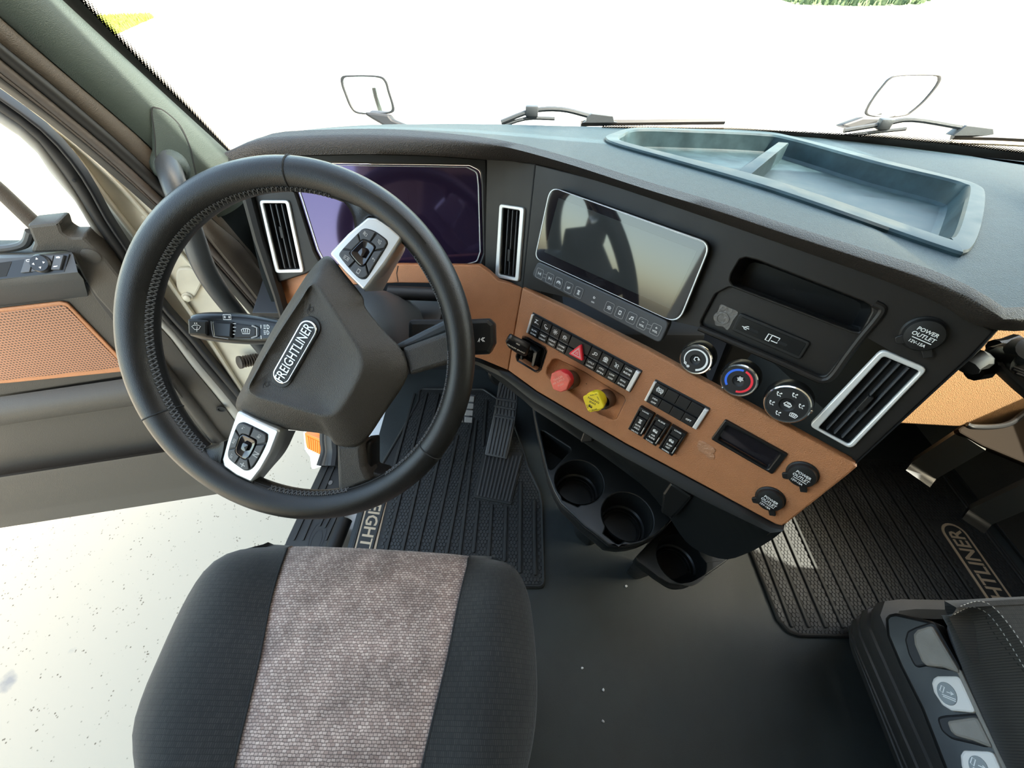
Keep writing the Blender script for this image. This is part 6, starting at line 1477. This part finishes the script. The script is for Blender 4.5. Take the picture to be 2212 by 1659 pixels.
# accelerator
acc = thing('accelerator_pedal', 'ribbed black accelerator pedal standing on its heel plate', 'pedal', at_z(1070, 1000, .0))
hb_ = [at_z(*p, .012) for p in ((1046, 983), (1130, 978), (1105, 1089), (1024, 1073))]
HP = Plane((0, 0, .012), (0, 0, 1), (1, 0, 0))
plate('heel_plate', HP, [rnd(HP.locs([(1044, 975), (1131, 976), (1105, 1090), (1023, 1073)]), .006)], -.010, 0, M['rubber'], acc, bev=.002)
for i in range(10):
    s = (i + .7) / 10.4; a = HP.loc(1044 + 87 * s, 985); b = HP.loc(1026 + 79 * s, 1070 + 15 * s); d = (Vector(b) - Vector(a)).normalized(); n = Vector((-d.y, d.x)) * .0028
    plate('rib', HP, [[tuple(Vector(a) + n), tuple(Vector(b) + n), tuple(Vector(b) - n), tuple(Vector(a) - n)]], -.001, .0025, M['pedal'], acc, bev=.0008)
pa, pb = at_z(1046, 984, .022), at_z(1095, 992, .022); pt = at_y(1090, 818, (pa.y + .215))
AP = plane3(pa, pb, pt)
plate_px('pedal_pad', AP, zm2((1425, 582), (1500, 240), (1522, 90), (1545, 58), (1600, 48), (1648, 100), (1655, 220), (1640, 330), (1580, 612)), -.014, 0, M['pedal'], acc, r=.006, bev=.003)
for i in range(6):
    s = (i + .5) / 6
    for (a0, a1), (b0, b1) in ((((1437, 570), (1485, 325)), ((1572, 600), (1632, 335))), (((1489, 295), (1494, 255)), ((1633, 322), (1636, 280))), (((1497, 235), (1502, 205)), ((1637, 262), (1640, 228))), (((1505, 180), (1540, 70)), ((1641, 205), (1640, 100)))):
        la = (a0[0] + (b0[0] - a0[0]) * s, a0[1] + (b0[1] - a0[1]) * s); lb = (a1[0] + (b1[0] - a1[0]) * s, a1[1] + (b1[1] - a1[1]) * s)
        A_, B_ = Vector(AP.loc(*zm2(la)[0], .003)), Vector(AP.loc(*zm2(lb)[0], .003)); d = (B_ - A_).normalized(); n = Vector((-d.y, d.x)) * .0031
        plate('rib', AP, [[tuple(A_ + n), tuple(B_ + n), tuple(B_ - n), tuple(A_ - n)]], -.001, .0035, M['pedal'], acc, bev=.001)
for q0, q1 in (((1489, 312), (1636, 340)), ((1493, 245), (1640, 272)), ((1500, 192), (1644, 216))):
    A_, B_ = Vector(AP.loc(*zm2(q0)[0], .003)), Vector(AP.loc(*zm2(q1)[0], .003)); d = (B_ - A_).normalized(); n = Vector((-d.y, d.x)) * .0028
    plate('cross_rib', AP, [[tuple(A_ + n), tuple(B_ + n), tuple(B_ - n), tuple(A_ - n)]], -.001, .0030, M['pedal'], acc, bev=.001)
tube('pedal_arm', [AP.hit(1090, 850, -.014), AP.hit(1080, 825, -.05) + Vector((0, .10, .05))], .012, M['deep'], acc, seg=10)
brk = thing('brake_pedal', 'worn grey brake pedal half hidden behind the wheel rim', 'pedal', at_y(992, 880, .74))
BPp = Plane(at_y(992, 880, .74), (0, -.72, .69), (1, 0, 0))
plate_px('pedal_pad', BPp, [(957, 847), (1030, 853), (1024, 870), (1012, 914), (985, 912), (960, 880)], -.010, 0, M['pedal'], brk, r=.006, bev=.003)
for i in range(3):
    for j in range(4):
        s0, s1 = .04 + .325 * i, .04 + .325 * i + .27; t0, t1 = .05 + .235 * j, .05 + .235 * j + .19
        qf = lambda s, t: BPp.loc(958 + 70 * s - (6 if s > .5 else 0) * t + 10 * t * (1 - s), 848 + 64 * t + 5 * s, .001)
        plate('tread', BPp, [rnd([qf(s0, t0), qf(s1, t0), qf(s1, t1), qf(s0, t1)], .001)], -.001, .004, M['steel'], brk, bev=.0012)
tube('pedal_arm', [BPp.hit(992, 860, -.01), Vector((-.16, 1.0, .42))], .014, M['deep'], brk, seg=10)
hub_ = thing('pedal_hinge', 'dark round pedal hinge cover above the accelerator', 'hinge', at_y(1078, 806, .88))
lathe('hinge_cover', at_y(1082, 808, .95), (.1, -.8, .5), [(.045, -.03), (.045, 0), (.036, .012), (.012, .014), (.010, .008)], M['gloss_black'], hub_, seg=24)
# ================================================================ driver seat
def sx(px, py, z): return at_z(px, py, z)
ds = thing('driver_seat', 'driver seat with a beige woven centre and black side bolsters', 'seat', (-.235, -.1, .0))
# rows from the front edge back: pixel borders of the outer left, panel left, panel right, outer right
rowsp = [  # y px, Lout, Lin, Rin, Rout
 (1168, 560, 603, 1008, 1060, 1195), (1185, 500, 601, 1008, 1098, 1212), (1215, 455, 597, 1003, 1124, 1240), (1270, 415, 588, 994, 1141, 1285), (1340, 378, 575, 982, 1150, 1345), (1420, 342, 560, 967, 1156, 1420), (1500, 308, 541, 948, 1158, 1500), (1580, 286, 521, 929, 1152, 1580), (1659, 296, 502, 911, 1138, 1659), (1740, 330, 482, 893, 1122, 1740)]
zL, zI, zC, zB = .455, .492, .490, .520
def interp(rws, n):
    out_ = []
    P_ = [Vector(r[:4]) for r in [(a, b, c, d) for a, b, c, d, *_ in rws]]
    return rws
sec = []
for (yl, lo, li, ri, ro, yr) in rowsp:
    yi = yl + (li - lo) / max(ro - lo, 1) * (yr - yl); yj = yl + (ri - lo) / max(ro - lo, 1) * (yr - yl)
    sec.append((sx(lo, yl, zL), sx(li, yi, zI), sx(ri, yj, zI), sx(ro, yr, zL)))
# real rows back to the hidden rear of the cushion
last, prev = sec[-1], sec[-2]
for k in (1, 2, 3):
    sec.append(tuple(p + Vector((0, -.11, 0)) for p in sec[-1]))
def dens(col, n=40): return resample(cr([s[col] for s in sec], 6, False), n)
cols = [dens(c) for c in range(4)]
NS = 40
# front roll: extra rows that drop at the front
def front(ps, s):   # rounding at the front 5 cm
    d = s * 0
    return ps
def drop(i): 
    q = i / (NS - 1)
    return .030 * max(0, 1 - q / .16) ** 2
Lr = []; Cr = []; Rr2 = []
for i in range(NS):
    a, b, c, d = (cols[k][i] for k in range(4)); dz = Vector((0, 0, -drop(i)))
    bul = min(1, i / 6)
    def arcrow(p, q, h, n=8, ease=1.0):
        return [p.lerp(q, s) + Vector((0, 0, h * math.sin(math.pi * s ** ease))) + dz for s in [k / n for k in range(n + 1)]]
    lft = arcrow(a, b, .034 * bul, ease=.75); rgt = arcrow(c, d, .034 * bul, ease=1.3)
    ce = arcrow(b, c, .006, 12)
    Lr.append([a + Vector((.02, 0, -.13)), a + Vector((-.004, 0, -.05)), a + Vector((-.002, 0, -.018))] + lft + [b + Vector((0, 0, -.03))])
    Cr.append([b + Vector((0, 0, -.03)), b + Vector((0, 0, -.004)) + dz] + ce[1:-1] + [c + Vector((0, 0, -.004)) + dz, c + Vector((0, 0, -.03))])
    Rr2.append([c + Vector((0, 0, -.03))] + rgt + [d + Vector((.002, 0, -.018)), d + Vector((.004, 0, -.05)), d + Vector((-.02, 0, -.13))])
def fronts(rows):
    f = rows[0]
    return [[p + Vector((0, -.03, -.16)) for p in f], [p + Vector((0, .004, -.09)) for p in f], [p + Vector((0, .012, -.045)) for p in f], [p + Vector((0, .008, -.012)) for p in f]] + rows
loft('bolster', fronts(Lr), M['knit'], ds, smooth=70)
loft('seat_centre', fronts(Cr), M['weave'], ds, smooth=70)
loft('bolster', fronts(Rr2), M['knit'], ds, smooth=70)
cs = [c.lerp(b, .5) + Vector((0, 0, .0045 - drop(i))) for i, (b, c) in enumerate(zip(cols[1], cols[2]))]
tube('centre_seam', cs, .0011, M['knit2'], ds, seg=6)
for col, sgn in ((1, 1), (2, -1)):
    tube('panel_seam', [p + Vector((0, 0, -.0005 - drop(i))) for i, p in enumerate(cols[col])], .0014, M['seam'], ds, seg=6)
for col, sgn in ((0, 1), (3, -1)):
    tube('piping', [p + Vector((sgn * .004, 0, .002 - drop(i))) for i, p in enumerate(cols[col])][5:], .0022, M['knit2'], ds, seg=6)
put('seat_base', box_mesh(-.42, -.03, -.55, .12, .0, .34, .03), M['deep'], ds)
bk = []
for k in range(9):
    s = k / 8; z = .50 + .80 * s; y = -.42 - .10 * s; wd = .255 - .05 * max(0, s - .6)
    bk.append([Vector((-.235 + wd * math.cos(t), y + (.075 if math.sin(t) > 0 else .09) * math.sin(t), z)) for t in [2 * math.pi * i / 24 for i in range(24)]])
loft('backrest', bk, M['knit'], ds, closed=True, cap=True, smooth=60)
# ================================================================ passenger seat
ps = thing('passenger_seat', 'dark passenger seat on a ridged black base with two white buttons, lower right', 'seat', (1.0, -.1, 0))
zr = ZM(1820, 1300, 392 / 1811)
def ring(z, fl, bl, rr):
    """rounded ring: front left corner and a left edge point (pixels, at height z)"""
    a, b = at_z(*zr(fl)[0], z), at_z(*zr(bl)[0], z)
    return a, b
levels = [(.0, (70, 430), (395, 1659)), (.06, (85, 330), (430, 1659)), (.105, (95, 330), (545, 1659)), (.17, (160, 260), (640, 1659)), (.225, (265, 210), (760, 1659)), (.29, (415, 160), (1000, 1659))]
def ringpts(z, fl, bl, x1=1.36, y0=-.55, r=.05, inset=0):
    a, b = at_z(*zr(fl)[0], z), at_z(*zr(bl)[0], z)
    xl = (a.x + b.x) / 2 + inset; yf = a.y + .03 - inset
    sl = (b.x - a.x) / (b.y - a.y)
    pts = [(a.x + inset + (y0 - a.y) * sl * .0, y0), (x1, y0), (x1, yf), (a.x + inset, yf)]
    pts[0] = (b.x + inset, y0)
    rr_ = rnd(pts, [.02, .02, .02, r], 6)
    return [Vector((p[0], p[1], z)) for p in resample(rr_, 80, True)]
for i in range(len(levels) - 1):
    z0, f0, b0_ = levels[i]; z1_, f1_, b1_ = levels[i + 1]
    lo_, hi_ = ringpts(z0, f0, b0_), ringpts(z1_, f1_, b1_)
    c_ = lambda P, k: [Vector((1.02 + (p.x - 1.02) * k, -.2 + (p.y + .2) * k, p.z)) for p in P]
    mid_ = [p.lerp(q, .5) for p, q in zip(lo_, hi_)]
    loft('base_skirt' if i else 'base_foot', [lo_, c_([p.lerp(q, .55) for p, q in zip(lo_, hi_)], 1.016), c_([p.lerp(q, .90) for p, q in zip(lo_, hi_)], 1.010), [Vector((p.x, p.y, p.z)) for p in c_(hi_, .965)], [p + Vector((0, 0, -.012)) for p in c_(hi_, .93)]], M['skirt'], ps, closed=True, smooth=50)
# control deck: sloped side carrying pods and buttons
DK = plane3(at_z(*zr((500, 420))[0], .315), at_z(*zr((1050, 1659))[0], .315), at_z(*zr((1320, 1000))[0], .375))
deck = zr((415, 160), (450, 120), (520, 105), (880, 185), (900, 200), (1180, 660), (1640, 1659), (2000, 2300), (1300, 2300), (1000, 1659), (770, 1060), (560, 640), (430, 330))
dl = rnd(DK.locs(deck), .008)
plate('control_deck', DK, [dl], -.05, 0, M['console'], ps, bev=.006, res=2)
plate_px('grey_pod', DK, zr((640, 290), (720, 250), (900, 190), (960, 270), (1180, 660), (1160, 700), (1000, 670), (820, 640), (720, 660), (650, 520), (615, 380)), -.01, .004, M['deep'], ps, r=.01, bev=.003)
plate_px('grey_pod', DK, zr((700, 320), (740, 275), (890, 228), (1160, 680), (1165, 715), (1000, 655), (830, 640), (780, 590), (710, 420)), -.005, .010, M['pod'], ps, r=.006, bev=.004)
plate_px('grey_pod', DK, zr((930, 1150), (1020, 1130), (1340, 1110), (1420, 1240), (1490, 1470), (1300, 1420), (1080, 1370), (980, 1290)), -.01, .003, M['deep'], ps, r=.01, bev=.003)
plate_px('grey_pod', DK, zr((1030, 1185), (1340, 1140), (1490, 1440), (1480, 1460), (1300, 1390), (1120, 1340), (1070, 1290)), -.005, .010, M['pod'], ps, r=.006, bev=.004)
plate_px('edge_rail', DK, zr((1120, 660), (1180, 680), (1560, 1500), (1680, 1740), (1620, 1740), (1480, 1440), (1330, 1120)), -.005, .007, M['pod'], ps, r=.003, bev=.002)
for k, (bp, oc) in enumerate(((((900, 765), (940, 738), (1165, 738), (1335, 1112), (1080, 1088), (990, 1030), (905, 900), (885, 810)), (1040, 915)), (((1170, 1530), (1200, 1480), (1500, 1490), (1680, 1900), (1400, 1900), (1260, 1800), (1180, 1640)), (1355, 1650)))):
    b_ = plate_px('seat_button', DK, zr(*bp), -.004, .008, M['button_white'], ps, r=.006, bev=.003)
    cc = DK.loc(*zr(oc)[0], .009); up_ = DK.loc(*zr((oc[0] + 60, oc[1] + 125))[0], .009); side_ = DK.loc(*zr((oc[0] + 95, oc[1] - 20))[0], .009)
    mj = Vector(up_) - Vector(cc); mn = Vector(side_) - Vector(cc)
    el = [tuple(Vector(cc) + mj * math.cos(t) * .95 + mn * math.sin(t) * .9) for t in [2 * math.pi * i / 28 for i in range(28)]]
    plate('button_cap', DK, [el], .004, .0092, M['button_grey'], b_, bev=.0006)
    icon('sign', DK, 'seat', cc, .011, .0012, .0092, M['white'], b_, Vector(DK.loc(*zr((1130, 950))[0])) - Vector(DK.loc(*zr((990, 900))[0])))
# cushion: side panel and sunlit top
cz = .47
fe = [(1062, 150), (1120, 60), (1260, -10), (1500, -75), (1811, -110), (2300, -150)]
F_ = [at_z(*zr(p)[0], .44) for p in fe]
side_low = [(1062, 155), (1070, 260), (1120, 430), (1250, 780), (1420, 1160), (1650, 1659), (2000, 2350)]
side_up = [(1080, 145), (1270, 55), (1430, 110), (1560, 260), (1700, 480), (1960, 900), (2500, 1650)]
side_top = [(1140, 60), (1330, -2), (1480, 40), (1640, 210), (1820, 470), (2080, 890), (2620, 1640)]
s0 = resample(cr([at_z(*zr(p)[0], .385) for p in side_low], 6, False), 40)
s1 = resample(cr([at_z(*zr(p)[0], .475) for p in side_up], 6, False), 40)
s2 = resample(cr([at_z(*zr(p)[0], .492) for p in side_top], 6, False), 40)
for L_ in (s0, s1, s2): L_ += [L_[-1] + Vector((.0, -.09 * k, 0)) for k in (1, 2, 3, 4)]
out_n = Vector((-1, .15, .1)).normalized()
loft('side_panel', [[p + Vector((.03, -.01, -.05)) for p in s0], s0] + [[p.lerp(q, k / 6) + out_n * .014 * math.sin(math.pi * k / 6) for p, q in zip(s0, s1)] for k in range(1, 7)], M['knit2'], ps, smooth=70)
loft('cushion_welt', [s1, [p.lerp(q, .5) + Vector((-.002, 0, .004)) for p, q in zip(s1, s2)], s2], M['knit2'], ps, smooth=70)
topr = [s2]
for k in range(1, 8):
    s = k / 7; topr.append([Vector((p.x + (1.30 - p.x) * s, p.y + .012 * math.sin(math.pi * s), .492 + .012 * math.sin(math.pi * s))) for p in s2])
loft('cushion_top', topr, M['knit'], ps, smooth=70)
frn = [t_[0] for t_ in topr] 
loft('cushion_front', [[p for p in frn], [p + Vector((0, .012, -.012)) for p in frn], [p + Vector((.01, .004, -.030)) for p in frn], [p + Vector((.03, -.06, -.06)) for p in frn]], M['knit2'], ps, smooth=70)
for ln in (s1, s2):
    ms = []
    Q = resample(ln, 190)
    for i in range(2, 188, 2): ms.append(newmesh(*tube_mesh([Q[i] + Vector((-.001, 0, .0022)), Q[i + 1] + Vector((-.001, 0, .0018))], .0006, 5)))
    put('stitching', join(ms), M['thread_pale'], ps, kind='stuff')
put('seat_frame', box_mesh(.80, 1.32, -.55, .08, .28, .40, .02), M['deep'], ps)
bk = []
for k in range(9):
    s = k / 8; z = .48 + .80 * s; y = -.50 - .10 * s; wd = .255
    bk.append([Vector((1.02 + wd * math.cos(t), y + .08 * math.sin(t), z)) for t in [2 * math.pi * i / 24 for i in range(24)]])
loft('backrest', bk, M['knit'], ps, closed=True, cap=True, smooth=60)

# ================================================================ passenger side holder and mount
zh = ZM(1940, 640, 272 / 836)
HT = Plane((1.04, .5, .40), (0, -.25, .97), (1, 0, 0))
ho_ = thing('side_tray', 'black tray with two downward legs in front of the tan glove box', 'tray', HT.hit(2120, 940))
plate_px('tray_plate', HT, zh((400, 880), (450, 845), (500, 858), (640, 858), (740, 835), (840, 765), (930, 720), (1000, 900), (1000, 1180), (836, 1105), (560, 990), (410, 905)), -.014, 0, M['holder'], ho_, r=.004, bev=.004)
tube('tray_lip', cr([HT.hit(*p, .002) for p in zh((455, 850), (500, 866), (640, 866), (745, 842), (840, 775), (1000, 660))], 6, False), .006, M['chrome'] if False else M['gloss_black'], ho_, seg=10)
for quad, hook in (([(400, 885), (585, 1005), (305, 1215), (130, 1145)], None), ([(836, 1335), (1010, 1440), (840, 1560), (672, 1455)], None)):
    a, b, c, d = zh(*quad)
    A_, B_ = HT.hit(*a, -.006), HT.hit(*b, -.006)
    # legs run straight down from the tray edge
    if quad[0][1] > 1000: A_, B_ = HT.hit(*zh((930, 1180))[0], -.006), HT.hit(*zh((1110, 1290))[0], -.006)
    dn = Vector((0, 0, -.135)) if quad[0][1] < 1000 else Vector((0, 0, -.17))
    w_ = (B_ - A_); n_ = w_.cross(dn).normalized() * .010
    def leg_row(s, k=1.0): 
        p, q = A_ + dn * s, B_ + dn * s
        return [p + n_ * k, q + n_ * k, q - n_ * k, p - n_ * k]
    fw_ = n_.normalized() * (1 if n_.dot(EYE - A_) > 0 else -1)
    leg_rows = [leg_row(0), leg_row(.5), leg_row(1.0)]
    lg_ = loft('leg', leg_rows, M['holder_leg'], ho_, closed=True, cap=True, smooth=20)
    foot = [[p + fw_ * .000 for p in leg_row(.99)], [p + fw_ * .012 + dn * .05 for p in leg_row(1.0)], [p + fw_ * .026 + dn * .06 for p in leg_row(1.03, .6)]]
    loft('foot', foot, M['gloss_black'], ho_, closed=True, cap=True, smooth=40)
mt = thing('device_mount', 'black ball jointed device mount on the right end of the dash', 'mount', A.hit(2150, 745) + Vector((.06, .05, 0)))
def hm(x, y, d): return at_d(*zh((x, y))[0], d)
tube('clamp', [hm(500, 500, .60), hm(580, 488, .60)], .014, M['gloss_black'], mt, seg=10)
tube('clamp', [hm(640, 340, .60), hm(700, 330, .60), hm(780, 300, .60)], .012, M['gloss_black'], mt, seg=10)
tube('mount_arm', [hm(600, 430, .60), hm(690, 390, .58), hm(760, 400, .57), hm(830, 420, .56)], [.016, .014, .018, .020], M['gloss_black'], mt, seg=12)
tube('mount_arm', [hm(560, 430, .60), A.hit(2075, 800, -.01) + sd * .8, A.hit(2075, 800, -.02) + sd * .3], .013, M['deep'], mt, seg=10)
lathe('ball_joint', hm(690, 390, .585), (1, -.2, .2), [(.001, -.018), (.012, -.014), (.018, 0), (.012, .014), (.001, .018)], M['gloss_black'], mt, seg=16)
GPm = Plane(hm(760, 500, .57), (-.45, -.6, .65), (.6, -.8, 0))
plate_px('device_grip', GPm, zh((650, 430), (700, 440), (760, 450), (840, 400), (1000, 500), (1000, 760), (836, 625), (700, 500)), -.02, .008, M['black'], mt, r=.006, bev=.005)
for i in range(3):
    p = GPm.loc(*zh((800 + 22 * i, 490 + 26 * i))[0], .008)
    plate('grip_rib', GPm, [rnd([(p[0] - .012, p[1] - .002), (p[0] + .012, p[1] + .001), (p[0] + .012, p[1] + .004), (p[0] - .012, p[1] + .001)], .001)], .004, .0105, M['deep'], mt, bev=.001)
lathe('ball_joint', hm(830, 365, .56), (-.3, -.5, .8), [(.001, -.02), (.016, -.014), (.020, 0), (.016, .012), (.001, .016)], M['tube'], mt, seg=16)
# crumbs on the floor
rr = random.Random(5)
for i, (x, y, where) in enumerate(((1353, 1266, 'nearest the low cup holder'), (1258, 1443, 'on bare floor right of the seat edge'), (1303, 1490, 'in the middle of the bare floor'), (1303, 1558, 'nearest the bottom edge of the photo'))):
    p = at_z(x, y, .003)
    me = bpy.data.meshes.new('m'); bm = bmesh.new(); bmesh.ops.create_icosphere(bm, subdivisions=1, radius=.0032)
    for v in bm.verts: v.co = p + v.co * rr.uniform(.7, 1.2)
    bm.to_mesh(me); bm.free()
    o = put('crumb', me, M['crumb'], None, smooth=0); tag(o, 'tiny white crumb ' + where, 'crumb', 'white crumbs on the floor')
